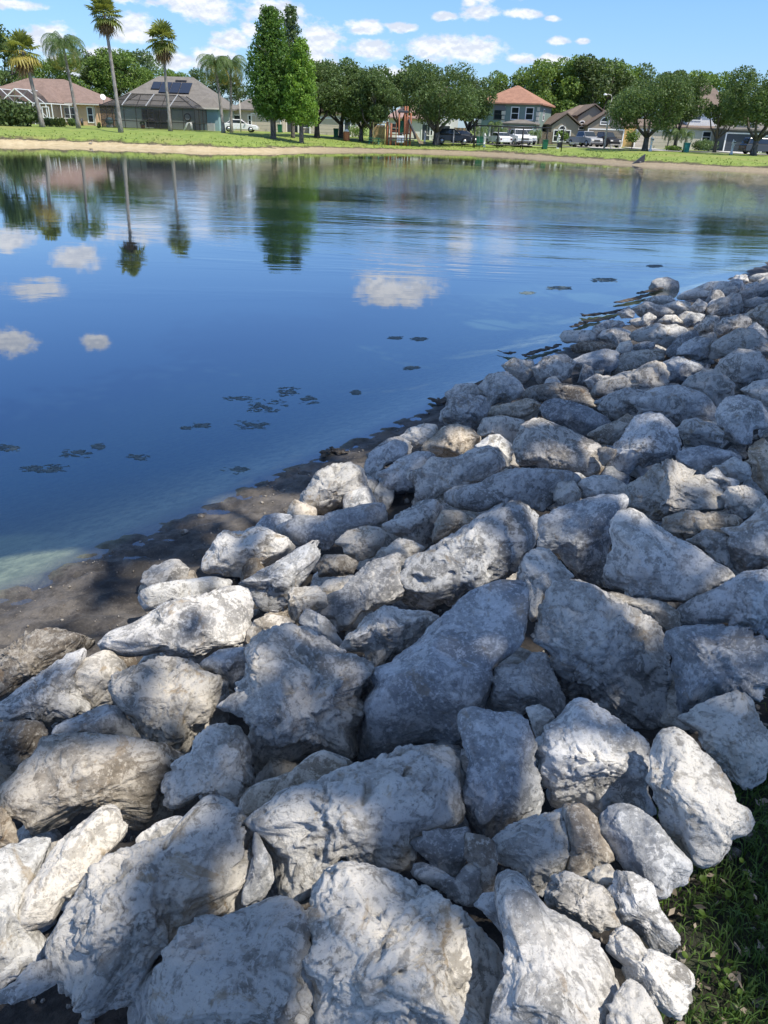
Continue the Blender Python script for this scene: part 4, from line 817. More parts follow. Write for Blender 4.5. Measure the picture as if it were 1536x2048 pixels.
small_palm('small palm left of the beige garage door palms', 1333, 112, 2.0, 75)
small_palm('middle one of the small palms in front of the pale two storey house', 1350, 110, 2.2, 76)
small_palm('small palm nearest the teal bin', 1366, 112, 1.9, 77)
def shrub(label, px, Y, w, h, mat, seed, stem=0, name='shrub', n=900, ls=.2, nr=5):
    root = empty(name, place(px, Y)); tag(root, label, 'shrub', 'shrubs around the far houses'); rg = random.Random(seed)
    L = [((rg.random()-.5)*w*.6, (rg.random()-.5)*w*.4, stem+(h-stem)*(.35+.3*rg.random()), w*.3, w*.3, (h-stem)*.42) for _ in range(nr)]
    P, _ = blob_pts(L, n, seed, .4); V, Fc = leaf_quads(P, ls, seed); mesh_np('foliage', V, Fc, M[mat], root)
    s = MB(); s.tube([(0, 0, -.1), (0, 0, stem+h*.3)], [.06, .04], 6); s.build('stem', M['bark'], root)
shrub('dark mass of paddle leaved plants at the left edge by the white cage', 22, 92, 4.6, 2.6, 'dark_leaf', 81, n=2600, ls=.35, nr=9)
shrub('dark paddle leaved plant between the left edge clump and the short palm', 52, 93, 2.6, 1.9, 'dark_leaf', 82, n=1400, ls=.32)
shrub('low dark shrub beside the short palm base', 100, 100, 1.6, .9, 'dark_leaf', 83)
shrub('yellow green spiky shrub under the white cage door', 119, 99, 1.8, 1.0, 'fan_leaf', 84)
shrub('small shrub under the white framed window of the peach house', 145, 108, 1.2, .9, 'oak_leaf', 85)
shrub('tiny shrub alone on the lawn by the peach wall', 199, 100, .5, .6, 'dark_leaf', 86, n=250)
shrub('clipped green hedge beside the cream house door', 717, 124, 3.4, 1.5, 'wood_leaf', 87)
shrub('ball topped shrub before the arched window', 1121, 117, 1.7, 1.9, 'wood_leaf', 88, .7)
shrub('lollipop shaped shrub beside the ochre wall', 1263, 112, 1.9, 2.2, 'wood_leaf', 89, .8)
shrub('dark hedge under the window of the pale two storey house', 1397, 122, 2.6, 1.3, 'dark_leaf', 90)
shrub('pale feathery shrub at the corner of the pale two storey house', 1417, 118, 3.0, 1.5, 'pale_leaf', 91)
shrub('low shrub at the foot of the garden palms', 1345, 109, 3.0, .6, 'wood_leaf', 92)
def shade_trees():
    """the oaks of this bank: out of the picture, they throw the dappled shade"""
    holes = [(60, 1700, 75, 1), (20, 1760, 60, 1), (170, 1590, 60, 1), (260, 1605, 40, 1), (200, 1640, 30, 1), (70, 1280, 34, 1), (165, 1275, 26, 1), (480, 1195, 30, 1),
             (690, 950, 36, 1), (640, 995, 26, 1), (405, 1385, 24, .9), (525, 1085, 40, .8), (622, 1690, 26, 1), (850, 1965, 60, .8), (1320, 1945, 50, 1), (1350, 1985, 40, 1), (1290, 1840, 26, .7), (1030, 1075, 60, 1), (560, 1110, 24, .7), (1330, 990, 24, .8), (1250, 870, 24, .7), (840, 1130, 20, .7), (1180, 1060, 22, .7), (1120, 1010, 22, .6), (930, 1135, 30, .9),
             (945, 1050, 26, .8), (1090, 1125, 26, .9), (1240, 1180, 26, .9), (1295, 1205, 26, .9), (1455, 1335, 22, .9), (1245, 1480, 40, .9), (1390, 1590, 60, 1), (1150, 900, 40, 1), (1010, 855, 46, 1), (905, 868, 24, 1), (1010, 1840, 0, 1),
             (1110, 1850, 34, .6), (1490, 540, 60, 1), (1400, 577, 40, 1), (1355, 615, 26, 1), (1270, 620, 24, 1), (1250, 745, 40, 1), (40, 1085, 95, 1), (30, 1150, 70, 1), (0, 1120, 70, 1), (530, 945, 34, 1), (470, 990, 28, .9), (350, 1075, 22, .9), (255, 1140, 20, .9), (610, 965, 20, .9), (570, 985, 22, .9),
             (1200, 598, 34, 1), (985, 650, 24, 1), (1090, 645, 20, .9), (1400, 1800, 80, .95), (1440, 1900, 80, .95), (1510, 1090, 26, .9), (1420, 950, 30, .9), (1380, 650, 26, 1), (1130, 760, 24, .8), (1320, 850, 20, .6), (760, 860, 30, .9), (1010, 745, 20, 1),
             (1180, 700, 24, .8), (1340, 720, 24, .9), (1500, 640, 26, .8), (1460, 700, 26, .7), (1080, 1520, 0, 1), (760, 1050, 20, .8), (1120, 1130, 20, .8), (870, 960, 20, .6)]
    rg = np.random.default_rng(4)
    lines = []
    for x, y, r, s in holes:
        if r == 0: continue
        d = ray(x, y); t = bank_ref(d, .3); t = min(t, (-EYE)/d[2]); lines.append((CAM+d*t, r/F*t*1.4+.13, s))
    for i, (cx, cy, cz, R, H, tx, ty, lab, n) in enumerate([(5.3, -1.4, 11.2, 6.7, 3.6, 8.4, -3.2, 'shade oak standing to the right of the camera', 50000), (8.6, 6.0, 11.6, 5.5, 3.2, 11.8, 4.0, 'shade oak farther along the bank', 34000), (13.0, 11.4, 11.8, 4.4, 2.8, 16.2, 9.6, 'last shade oak along the bank', 17000)]):
        root = empty('shade_tree', (tx, ty, hz(tx, ty))); tag(root, lab, 'tree', 'oaks shading the near bank')
        o = np.array([cx-tx, cy-ty, cz-hz(tx, ty)]); L = []; r2 = random.Random(50+i)
        for k in range(70):
            a = r2.uniform(0, 6.283); q = math.sqrt(r2.random())*.86; s = R*r2.uniform(.14, .24)
            L.append((o[0]+math.cos(a)*q*R, o[1]+math.sin(a)*q*R, o[2]+r2.uniform(-.5, .55)*H*math.sqrt(1-q*q), s, s, s*.6))
        P, _ = blob_pts(L, n, 50+i, .2); Pw = P+np.array(root.location)
        keep = Pw[:, 2] > 4.9
        for p, r, s in lines:
            v = Pw-p; al = v@SUND; dist = np.linalg.norm(v-al[:, None]*SUND, axis=1); keep &= ~((dist < r) & (rg.random(len(P)) < s))
        V, Fc = leaf_quads(P[keep], .215, 50+i, .62); mesh_np('crown', V, Fc, M['oak_leaf'], root)
        mb = MB(); z0 = 5.0; mb.tube([(0, 0, -.4), (0, 0, .4), (.05, .05, z0)], [.5, .36, .3], 12)
        for k in range(9):
            e = Vector(L[r2.randrange(70)][:3])*.9; m = Vector((0, 0, z0)).lerp(e, .5)+Vector((0, 0, .4)); mb.tube([(0, 0, z0-.1), m, e], [.17, .1, .03], 7)
        mb.build('trunk', M['bark'], root)
shade_trees()
# ------------------------------------------------------------ houses, drives, cars
def wx(px, Y, z=1.2): # world x of a photo column at distance Y
    x = 0
    for _ in range(3):
        q = np.array([x, Y, z])-CAM; yy = 1024-F*(q@_u)/(q@_W); x = aty(px, yy, Y)[0]
    return x
def hip(mb, x0, x1, y0, y1, z, h, o=.5, run=None, th=.18):
    """hip roof over the rectangle with overhang o"""
    x0 -= o; x1 += o; y0 -= o; y1 += o; w = x1-x0; d = y1-y0; r = min(w, d)/2 if run is None else run
    if w >= d: a = (x0+r, (y0+y1)/2, z+h); b = (x1-r, (y0+y1)/2, z+h)
    else: a = ((x0+x1)/2, y0+r, z+h); b = ((x0+x1)/2, y1-r, z+h)
    vs = [(x0, y0, z), (x1, y0, z), (x1, y1, z), (x0, y1, z), a, b, (x0, y0, z-th), (x1, y0, z-th), (x1, y1, z-th), (x0, y1, z-th)]
    if w >= d: fs = [(0, 1, 5, 4), (1, 2, 5), (2, 3, 4, 5), (3, 0, 4)]
    else: fs = [(0, 1, 4), (1, 2, 5, 4), (2, 3, 5), (3, 0, 4, 5)]
    mb.add(vs, fs+[(9, 8, 7, 6), (0, 6, 7, 1), (1, 7, 8, 2), (2, 8, 9, 3), (3, 9, 6, 0)])
def gable(mb, x0, x1, y0, y1, z, h, o=.4, th=.16):
    """gable roof, ridge running away from the viewer"""
    x0 -= o; x1 += o; y0 -= o; xm = (x0+x1)/2
    f = [(x0, z), (xm, z+h), (x1, z), (x1, z-th), (xm, z+h-th), (x0, z-th)]
    vs = [(x, y0, q) for x, q in f]+[(x, y1, q) for x, q in f]
    mb.add(vs, [(0, 1, 4, 5), (1, 2, 3, 4), (0, 6, 7, 1), (1, 7, 8, 2), (2, 8, 9, 3), (3, 9, 10, 4), (4, 10, 11, 5), (5, 11, 6, 0), (6, 11, 10, 7), (7, 10, 9, 8)])
def gwall(mb, x0, x1, y0, y1, z0, z1, h):
    xm = (x0+x1)/2; f = [(x0, z0), (x1, z0), (x1, z1), (xm, z1+h), (x0, z1)]
    mb.add([(x, y0, q) for x, q in f]+[(x, y1, q) for x, q in f], [(0, 1, 2, 3, 4), (9, 8, 7, 6, 5), (0, 5, 6, 1), (1, 6, 7, 2), (2, 7, 8, 3), (3, 8, 9, 4), (4, 9, 5, 0)])
def window(root, x, y, z, w, h, arch=False, side=None, split=True, fm='white_paint', gm='glass', label=None):
    """window in a wall facing -y, or +x / -x when side is given; x z = centre"""
    f = MB(); t = .12; fw = .13
    def P(u, v, q):  # u across, v out of the wall, q up
        return (x+u, y-v, z+q) if side is None else ((x+v, y+u, z+q) if side > 0 else (x-v, y-u, z+q))
    def bx(u0, u1, q0, q1, v0, v1):
        vs = [P(u, v, q) for q in (q0, q1) for v in (v0, v1) for u in (u0, u1)]
        f.add(vs, [(0, 1, 3, 2), (4, 6, 7, 5), (0, 4, 5, 1), (2, 3, 7, 6), (0, 2, 6, 4), (1, 5, 7, 3)])
    bx(-w/2-fw, -w/2, -h/2, h/2, -.04, .05); bx(w/2, w/2+fw, -h/2, h/2, -.04, .05); bx(-w/2-fw, w/2+fw, -h/2-fw, -h/2, -.04, .07)
    if not arch: bx(-w/2-fw, w/2+fw, h/2, h/2+fw, -.04, .05)
    else:
        n = 10; r = w/2
        for k in range(n):
            a0 = math.pi*k/n; a1 = math.pi*(k+1)/n; vs = []
            for v in (-.04, .05):
                for a in (a0, a1):
                    for rr in (r, r+fw): vs.append(P(math.cos(a)*rr, v, h/2+math.sin(a)*rr))
            f.add(vs, [(0, 1, 3, 2), (4, 6, 7, 5), (1, 5, 7, 3), (0, 2, 6, 4)])
        bx(-w/2, w/2, h/2-.04, h/2+.06, -.04, .05)
    if split: bx(-w/2, w/2, -.04, .04, -.04, .045)
    o = f.build('window', M[fm], root); g = MB()
    pts = [P(-w/2, .015, -h/2), P(w/2, .015, -h/2), P(w/2, .015, h/2)]
    if arch: pts += [P(math.cos(a)*w/2, .015, h/2+math.sin(a)*w/2) for a in [math.pi*k/10 for k in range(1, 10)]]
    pts.append(P(-w/2, .015, h/2)); g.add(pts, [tuple(range(len(pts)))]); g.build('pane', M[gm], o)
    if label: o['label'] = label
    return o
def door(root, x, y, z0, w, h, mat, name='door', ribs=0, frame='white_paint', knob=True):
    f = MB(); f.box((x, y-.02, z0+h/2), (w, .06, h))
    for k in range(ribs): f.box((x, y-.055, z0+h*(k+1)/(ribs+1)), (w-.1, .02, .05))
    o = f.build(name, M[mat], root); m = MB(); m.box((x-w/2-.08, y-.03, z0+h/2), (.16, .12, h)); m.box((x+w/2+.08, y-.03, z0+h/2), (.16, .12, h)); m.box((x, y-.03, z0+h+.08), (w+.32, .12, .16)); m.build('frame', M[frame], o)
    if knob: k = MB(); k.box((x+w*.4 if ribs == 0 else x, y-.09, z0+(1 if ribs == 0 else .35)), (.12, .06, .12)); k.build('handle', M['grey_metal'], o)
    return o
def part(root, name, mat, fn):
    m = MB(); fn(m); return m.build(name, M[mat], root)
HG = 'houses across the water'
def houses():
    # 1 peach house with a brown hip roof, left
    Y = 122; zg = hz(wx(150, Y), Y)-.05; x0 = wx(-60, Y); x1 = wx(197, Y)
    h = empty('house', (0, 0, 0)); tag(h, 'peach walled house with brown hip roof behind the white pool cage', 'house', HG)
    part(h, 'wall', 'peach', lambda m: m.box(((x0+x1)/2, Y+6.5, zg+1.4), (x1-x0, 13, 2.8)))
    def rf(m): hip(m, x0, x1, Y, Y+13, zg+2.85, 3.1, .5); hip(m, wx(60, Y), wx(128, Y)+.3, Y-2.6, Y+9, zg+2.79, 2.2, .4)
    part(h, 'roof', 'brown_shingle', rf)
    part(h, 'gutter', 'cream', lambda m: m.box(((x0+x1)/2, Y-.58, zg+2.72), (x1-x0+1.2, .12, .16)))
    window(h, wx(146, Y), Y, zg+1.35, 1.7, 1.7); window(h, wx(184, Y), Y, zg+1.4, .65, 1.8)
    part(h, 'downspout', 'cream', lambda m: m.box((wx(193, Y), Y-.08, zg+1.3), (.12, .12, 2.7)))
    part(h, 'wall', 'peach', lambda m: m.box(((wx(62, Y)+wx(126, Y))/2, Y-1.1, zg+1.37), (wx(126, Y)-wx(62, Y), 2.2, 2.74)))
    dd = empty('satellite_dish', (wx(212, Y), Y+.3, zg+3.3)); tag(dd, 'white satellite dish on the right end of the brown roof', 'satellite dish')
    m = MB(); m.lathe((0, 0, 0), [(.02, 0), (.25, .04), (.4, .12), (.38, .14), (.02, .03)], 14); o = m.build('dish', M['white_paint'], dd); o.rotation_euler = (1.2, .5, .5); o.location = (0, -.2, .35)
    m = MB(); m.bar((0, 0, -.4), (0, -.1, .3), .05); m.build('mast', M['grey_metal'], dd)
    hr = empty('hose_reel', place(165, 117)); tag(hr, 'dark hose reel standing by the peach wall', 'hose reel')
    m = MB(); o = MB(); o.lathe((0, 0, 0), [(.2, -.12), (.42, -.12), (.42, .12), (.2, .12)], 14); w = o.build('reel', M['dark_metal'], hr); w.rotation_euler = (0, 1.57, .2); w.location = (0, 0, .5); m.bar((0, 0, 0), (0, 0, .5), .08); m.bar((-.25, 0, .03), (.25, 0, .03), .06); m.build('stand', M['dark_metal'], hr)
    # white pool cage
    c = empty('pool_cage', (0, 0, 0)); tag(c, 'white framed screen enclosure at the left with a peaked roof', 'pool cage')
    Yc = 113; z0 = hz(wx(100, Yc), Yc); X = [wx(v, Yc) for v in (-40, -14, 10, 26, 44, 58, 72, 86, 98, 109)]; H = 2.5
    def fr(m):
        for x in X: m.bar((x, Yc, z0-.2), (x, Yc, z0+H), .1)
        m.bar((X[0], Yc, z0+H), (X[-1], Yc, z0+H), .13); m.bar((X[3], Yc, z0+.85), (X[-1], Yc, z0+.85), .08)
        for yy in (Yc+3, Yc+6): m.bar((X[-1], yy, z0-.2), (X[-1], yy, z0+H), .09)
        m.bar((X[-1], Yc, z0+H), (X[-1], Yc+7, z0+H), .11); m.bar((X[-1], Yc, z0+.85), (X[-1], Yc+7, z0+.85), .07); m.bar((X[8], Yc, z0+.85), (X[6], Yc, z0+H), .05)
        for a, b in ((0, 2), (2, 6)):
            xm = (X[a]+X[b])/2
            for yy in (Yc, Yc+4): m.bar((X[a], yy, z0+H), (xm, yy, z0+H+1.6), .11); m.bar((xm, yy, z0+H+1.6), (X[b], yy, z0+H), .11)
            m.bar((xm, Yc, z0+H+1.6), (xm, Yc+7, z0+H+1.6), .1); m.bar((X[a]+.9, Yc, z0+H+.75), (X[b]-.9, Yc, z0+H+.75), .07)
            m.bar((xm, Yc, z0+H+1.6), (X[a], Yc+4, z0+H), .07)
    part(c, 'frame', 'white_paint', fr)
    def scn(m): m.add([(X[0], Yc+.02, z0), (X[-1], Yc+.02, z0), (X[-1], Yc+.02, z0+H), (X[0], Yc+.02, z0+H)], [(0, 1, 2, 3)]); m.add([(X[-1]-.02, Yc, z0), (X[-1]-.02, Yc+7, z0), (X[-1]-.02, Yc+7, z0+H), (X[-1]-.02, Yc, z0+H)], [(0, 1, 2, 3)])
    part(c, 'screen', 'light_screen', scn)
    def sr(m):
        for a, b in ((0, 2), (2, 6)):
            xm = (X[a]+X[b])/2; m.add([(X[a], Yc+.1, z0+H), (xm, Yc+.1, z0+H+1.55), (xm, Yc+7, z0+H+1.55), (X[a], Yc+7, z0+H)], [(0, 1, 2, 3)]); m.add([(X[b], Yc+.1, z0+H), (xm, Yc+.1, z0+H+1.55), (xm, Yc+7, z0+H+1.55), (X[b], Yc+7, z0+H)], [(0, 1, 2, 3)])
    part(c, 'roof_screen', 'screen', sr)
    dr = part(c, 'door', 'white_paint', lambda m: [m.bar((X[7]+.25, Yc-.06, z0), (X[7]+.25, Yc-.06, z0+2.1), .1), m.bar((X[7]+1.1, Yc-.06, z0), (X[7]+1.1, Yc-.06, z0+2.1), .1), m.bar((X[7]+.25, Yc-.06, z0+2.1), (X[7]+1.1, Yc-.06, z0+2.1), .1)])
    # 2 grey house with solar panels and dark cage
    Y = 117; zg = hz(wx(300, Y), Y)-.05; x0 = wx(232, Y); x1 = wx(440, Y); xm = (x0+x1)/2
    h = empty('house', (0, 0, 0)); tag(h, 'grey green house with a grey hip roof behind the dark pool cage', 'house', HG)
    part(h, 'wall', 'pale_grey', lambda m: m.box((xm, Y+6.5, zg+1.4), (x1-x0, 13, 2.8)))
    bw = part(h, 'wall', 'light_blue', lambda m: m.box(((wx(404, Y-3)+wx(440, Y-3))/2, Y-1.6, zg+1.35), (wx(440, Y-3)-wx(404, Y-3), 3.3, 2.7))); bw['label'] = 'light blue wall of the wing'
    rr = part(h, 'roof', 'grey_shingle', lambda m: (hip(m, x0, x1, Y, Y+13, zg+2.9, 3.7, .5, 5.2), hip(m, wx(398, Y-3), wx(440, Y-3), Y-3.2, Y+6, zg+2.78, 1.5, .45)))
    part(h, 'fascia', 'cream', lambda m: m.box(((wx(400, Y-3)+wx(442, Y-3))/2, Y-3.72, zg+2.66), (wx(444, Y-3)-wx(400, Y-3), .1, .2)))
    part(rr, 'ridge_vent', 'dark_metal', lambda m: m.box((xm+1, Y+5.3, zg+6.05), (1.5, .4, .2)))
    sl_ = 3.7/7.0
    def pan(k, xa, xb, ya, yb):
        m = MB(); za = zg+2.9+(ya-Y+.5)*sl_+.12; zb = zg+2.9+(yb-Y+.5)*sl_+.12; m.poly([(xa, ya, za), (xb, ya, za), (xb, yb, zb), (xa, yb, zb)], (0, -.04, .06)); o = m.build('solar_panel', M['solar'], h)
    xs = [wx(v, Y) for v in (296, 314, 335, 354, 376)]
    for k in range(4): pan(k, xs[k]+.04, xs[k+1]-.04, Y+2.2 if k else Y+3.0, Y+4.7)
    window(h, wx(298, Y), Y, zg+1.7, 1.3, 1.1, fm='dark_metal'); door(h, wx(325, Y), Y, zg, 1.9, 2.15, 'glass', 'sliding_door', 0, 'dark_metal')
    o = part(h, 'round_window', 'dark_metal', lambda m: m.poly([(wx(377, Y)+.5*math.cos(a), Y-.06, zg+1.55+.5*math.sin(a)) for a in [math.pi*k/8 for k in range(16)]], (0, .1, 0)))
    part(o, 'pane', 'light_glass', lambda m: m.poly([(wx(377, Y)+.36*math.cos(a), Y-.09, zg+1.55+.36*math.sin(a)) for a in [math.pi*k/8 for k in range(16)]], (0, .04, 0)))
    c = empty('pool_cage', (0, 0, 0)); tag(c, 'dark screened pool cage with a raised roof beside the light blue wall', 'pool cage')
    Yc = 107; z0 = hz(wx(300, Yc), Yc); xa = wx(205, Yc); xb = wx(392, Yc); H = 2.45; YT = Y-3.5; xi0 = wx(252, Yc); xi1 = wx(352, Yc)
    def fr(m):
        n = 8
        for k in range(n+1): x = xa+(xb-xa)*k/n; m.bar((x, Yc, z0-.2), (x, Yc, z0+H), .07)
        for z in (.85, H): m.bar((xa, Yc, z0+z), (xb, Yc, z0+z), .09)
        for x in (xa, xb):
            for yy in (Yc+2.2, Yc+4.4, YT): m.bar((x, yy, z0-.2), (x, yy, z0+H), .07)
            for z in (.85, H): m.bar((x, Yc, z0+z), (x, YT, z0+z), .08)
        m.bar((xa, Yc, z0+.1), (xa+1.6, Yc, z0+2.2), .05)
        for a, b in (((xa, Yc), (xi0, Yc+2.6)), ((xb, Yc), (xi1, Yc+2.6)), ((xa, YT), (xi0, YT)), ((xb, YT), (xi1, YT))): m.bar((*a, z0+H), (*b, z0+H+1.45), .08)
        m.bar((xi0, Yc+2.6, z0+H+1.45), (xi1, Yc+2.6, z0+H+1.45), .08); m.bar((xa+.9, Yc+1.3, z0+H+.74), (xb-.9, Yc+1.3, z0+H+.74), .07)
        for k in range(1, 4): x = xi0+(xi1-xi0)*k/4; m.bar((x, Yc, z0+H), (x, Yc+2.6, z0+H+1.45), .07)
    part(c, 'frame', 'bronze_frame', fr)
    part(c, 'roof_brace', 'grey_metal', lambda m: [m.bar((wx(v, Yc), Yc-.02, z0+H+.1), (wx(v+8, Yc), Yc+2.5, z0+H+1.5), .09) for v in (249, 296, 343)])
    def scn(m):
        z1 = z0+H; z2 = z1+1.4
        m.add([(xa, Yc+.02, z0), (xb, Yc+.02, z0), (xb, Yc+.02, z1), (xa, Yc+.02, z1)], [(0, 1, 2, 3)])
        for x in (xa+.02, xb-.02): m.add([(x, Yc, z0), (x, YT, z0), (x, YT, z1), (x, Yc, z1)], [(0, 1, 2, 3)])
        m.add([(xa, Yc, z1), (xb, Yc, z1), (xi1, Yc+2.6, z2), (xi0, Yc+2.6, z2), (xa, YT, z1), (xi0, YT, z2), (xb, YT, z1), (xi1, YT, z2)], [(0, 1, 2, 3), (0, 3, 5, 4), (1, 6, 7, 2), (3, 2, 7, 5)])
    part(c, 'screen', 'screen', scn)
    # things inside the dark cage
    pt = empty('grill', place(303, 110)); tag(pt, 'dark covered grill inside the dark pool cage', 'grill'); m = MB(); m.box((0, 0, .55), (1.1, .6, .7)); m.lathe((0, 0, .9), [(.5, 0), (.46, .22), (.2, .35)], 12); m.build('body', M['dark_metal'], pt); m = MB(); m.box((.75, 0, .8), (.4, .45, .05)); m.build('side_shelf', M['grey_metal'], pt)
    pl = empty('planter', place(286, 109.5)); tag(pl, 'low red brown planter inside the dark pool cage', 'planter'); m = MB(); m.lathe((0, 0, 0), [(.22, 0), (.32, .4), (.28, .4)], 12); m.build('pot', M['terracotta'], pl); P, _ = blob_pts([(0, 0, .55, .35, .35, .3)], 160, 3); V, Fc = leaf_quads(P, .16, 3); mesh_np('foliage', V, Fc, M['oak_leaf'], pl)
    pl = empty('float_toy', place(220, 109)); tag(pl, 'pale blue pool toy at the left end of the dark pool cage', 'toy'); m = MB(); m.lathe((0, 0, .35), [(.1, 0), (.45, .1), (.5, .4), (.4, .75), (.1, .85)], 12); m.build('body', M['light_blue'], pl); m = MB(); m.box((0, 0, .2), (.7, .5, .3)); m.build('base', M['white_paint'], pl)
    gt = empty('pool_ladder', place(377, 106.2)); tag(gt, 'slanting white rail on the lawn at the right end of the dark pool cage', 'rail'); m = MB(); m.tube([(-.6, 0, 0), (-.1, 0, .85), (.3, 0, .9), (.45, 0, 0)], .04, 6); m.tube([(-.6, .5, 0), (-.1, .5, .85), (.3, .5, .9), (.45, .5, 0)], .04, 6); m.build('rails', M['white_paint'], gt); m = MB(); m.bar((-.35, 0, .4), (-.35, .5, .4), .05); m.build('rung', M['white_paint'], gt)
    ac = empty('air_conditioner', place(423, 112.2)); tag(ac, 'grey air conditioner unit by the light blue wall', 'air conditioner'); m = MB(); m.box((0, 0, .45), (.85, .8, .9)); m.build('casing', M['grey_metal'], ac); m = MB(); m.lathe((0, 0, .9), [(.34, 0), (.34, .04), (.1, .06)], 12); m.build('fan_guard', M['dark_metal'], ac)
    # 3 beige houses behind the cypresses
    def simple(label, pa, pb, Y, H, roofh, wall, roofm, depth=11, o=.5, run=None):
        zg = hz(wx((pa+pb)/2, Y), Y)-.05; x0 = wx(pa, Y); x1 = wx(pb, Y); h = empty('house', (0, 0, 0)); tag(h, label, 'house', HG)
        part(h, 'wall', wall, lambda m: m.box(((x0+x1)/2, Y+depth/2, zg+H/2), (x1-x0, depth, H)))
        r = part(h, 'roof', roofm, lambda m: hip(m, x0, x1, Y, Y+depth, zg+H+.05, roofh, o, run)); return h, zg, x0, x1
    h, zg, x0, x1 = simple('beige house seen low between the drooping palms and the cypress trunks', 470, 566, 128, 2.9, 2.4, 'beige', 'grey_shingle')
    window(h, wx(476, 128), 128, zg+1.3, .9, 1.5); window(h, wx(505, 128), 128, zg+1.5, 1.0, 1.2); door(h, wx(533, 128), 128, zg, 4.2, 2.3, 'garage_beige', 'garage_door', 4)
    h, zg, x0, x1 = simple('beige house with white corner pillars behind the right cypress trunk', 570, 628, 132, 2.9, 2.2, 'beige', 'tan_shingle')
    door(h, wx(585, 132), 132, zg, 1.6, 2.2, 'garage_dark'); part(h, 'pillar', 'white_paint', lambda m: m.box((wx(600, 132), 131.6, zg+1.4), (.5, .5, 2.8))); window(h, wx(616, 132), 132, zg+1.5, 1.4, 1.3)
    h, zg, x0, x1 = simple('cream house with a dark double door beside the green bin', 630, 716, 130, 3.1, 2.4, 'cream', 'tan_shingle')
    door(h, wx(690, 130), 130, zg, 1.5, 2.3, 'garage_dark'); door(h, wx(654, 130), 130, zg, 5.0, 2.3, 'garage_beige', 'garage_door', 4)
    # 4 pale house with pinkish roof behind the playground
    h, zg, x0, x1 = simple('pale one storey house with a pinkish roof behind the playground', 776, 868, 128, 2.9, 2.3, 'white_wall', 'pink_shingle')
    window(h, wx(788, 128), 128, zg+1.5, 1.2, 1.2); door(h, wx(851, 128), 128, zg, 1.1, 2.1, 'garage_dark'); window(h, wx(859, 128), 128, zg+1.4, .7, 1.3)
    h, zg, x0, x1 = simple('white two storey house mostly hidden by the broad playground oak', 862, 914, 134, 5.4, 2.2, 'white_wall', 'pink_shingle')
    window(h, wx(888, 134), 134, zg+4, 1.1, 1.3); window(h, wx(905, 134), 134, zg+4, 1.1, 1.3); window(h, wx(890, 134), 134, zg+1.4, 1.3, 1.3)
    # 5 green two storey house with orange roof
    h, zg, x0, x1 = simple('sage green two storey house with an orange tiled roof', 951, 1072, 128, 5.35, 2.5, 'sage', 'terracotta_shingle', 11)
    Yh = 128
    for p in (1001, 1070, 953): part(h, 'quoin', 'cream', lambda m: [m.box((wx(p, Yh), Yh-.03, zg+.35+k*.62), (.42 if k % 2 else .6, .14, .5)) for k in range(8)])
    window(h, wx(1024, Yh), Yh, zg+4.05, 1.0, 1.5); window(h, wx(1053, Yh), Yh, zg+4.05, 1.0, 1.5); window(h, wx(992, Yh), Yh, zg+3.9, 1.3, 1.3, fm='dark_metal')
    part(h, 'canopy_arch', 'slate_wall', lambda m: m.poly([(wx(992, Yh)+1.0*math.cos(a), Yh-.05, zg+4.4+.9*math.sin(a)) for a in [math.pi*k/8 for k in range(9)]], (0, -.08, 0)))
    part(h, 'garage_roof', 'grey_shingle', lambda m: hip(m, wx(1010, Yh), wx(1070, Yh), Yh-2.2, Yh+1, zg+2.75, .5, .3))
    part(h, 'garage_wall', 'sage', lambda m: m.box(((wx(1010, Yh)+wx(1070, Yh))/2, Yh-1.1, zg+1.3), (wx(1070, Yh)-wx(1010, Yh), 2.16, 2.6)))
    door(h, wx(1038, Yh), Yh-2.2, zg, 4.4, 2.2, 'garage_taupe', 'garage_door', 4); door(h, wx(985, Yh), Yh, zg, 1.1, 2.2, 'garage_dark')
    window(h, x1, Yh+4, zg+4, 1.0, 1.4, side=1)
    R_ = Matrix.Rotation(math.radians(-19), 4, 'Z'); pv = Vector((x1, 128, 0)); h.matrix_world = Matrix.Translation(pv) @ R_ @ Matrix.Translation(-pv)
    # 6 taupe gabled house with arched windows
    Y = 127; zg = hz(wx(1180, Y), Y)-.05; h = empty('house', (0, 0, 0)); tag(h, 'taupe house with three gables and arched white windows', 'house', HG)
    a0, a1 = wx(1100, Y), wx(1153, Y); b0, b1 = wx(1167, Y), wx(1238, Y); c0, c1 = wx(1153, Y), wx(1212, Y)
    part(h, 'wall', 'taupe', lambda m: (gwall(m, a0, a1, Y, Y+9, zg, zg+2.6, 1.5), gwall(m, b0, b1, Y-1.5, Y+10, zg, zg+2.7, 1.9), gwall(m, c0, c1, Y+1.2, Y+10.5, zg, zg+3.9, 1.5), m.box(((a0+b1)/2, Y+6, zg+1.35), (b1-a0-.2, 7.5, 2.7))))
    part(h, 'roof', 'tan_shingle', lambda m: (gable(m, a0, a1, Y, Y+9.2, zg+2.78, 1.6), gable(m, b0, b1, Y-1.5, Y+10.2, zg+2.88, 2.0), gable(m, c0, c1, Y+1.2, Y+10.7, zg+4.08, 1.6), hip(m, a0+.3, wx(1272, Y), Y+3, Y+13, zg+3.0, 2.6, .3)))
    window(h, wx(1121, Y), Y, zg+1.35, .9, 1.5, True); window(h, wx(1111, Y), Y, zg+1.25, .75, 1.4); window(h, wx(1132, Y), Y, zg+1.25, .75, 1.4)
    window(h, wx(1203, Y-1.5), Y-1.5, zg+3.15, 1.1, .25, True, split=False); door(h, wx(1203, Y), Y-1.5, zg, 5.0, 2.25, 'garage_taupe', 'garage_door', 4)
    window(h, wx(1162, Y), Y+1.2, zg+2.6, .7, .7, True, fm='white_paint')
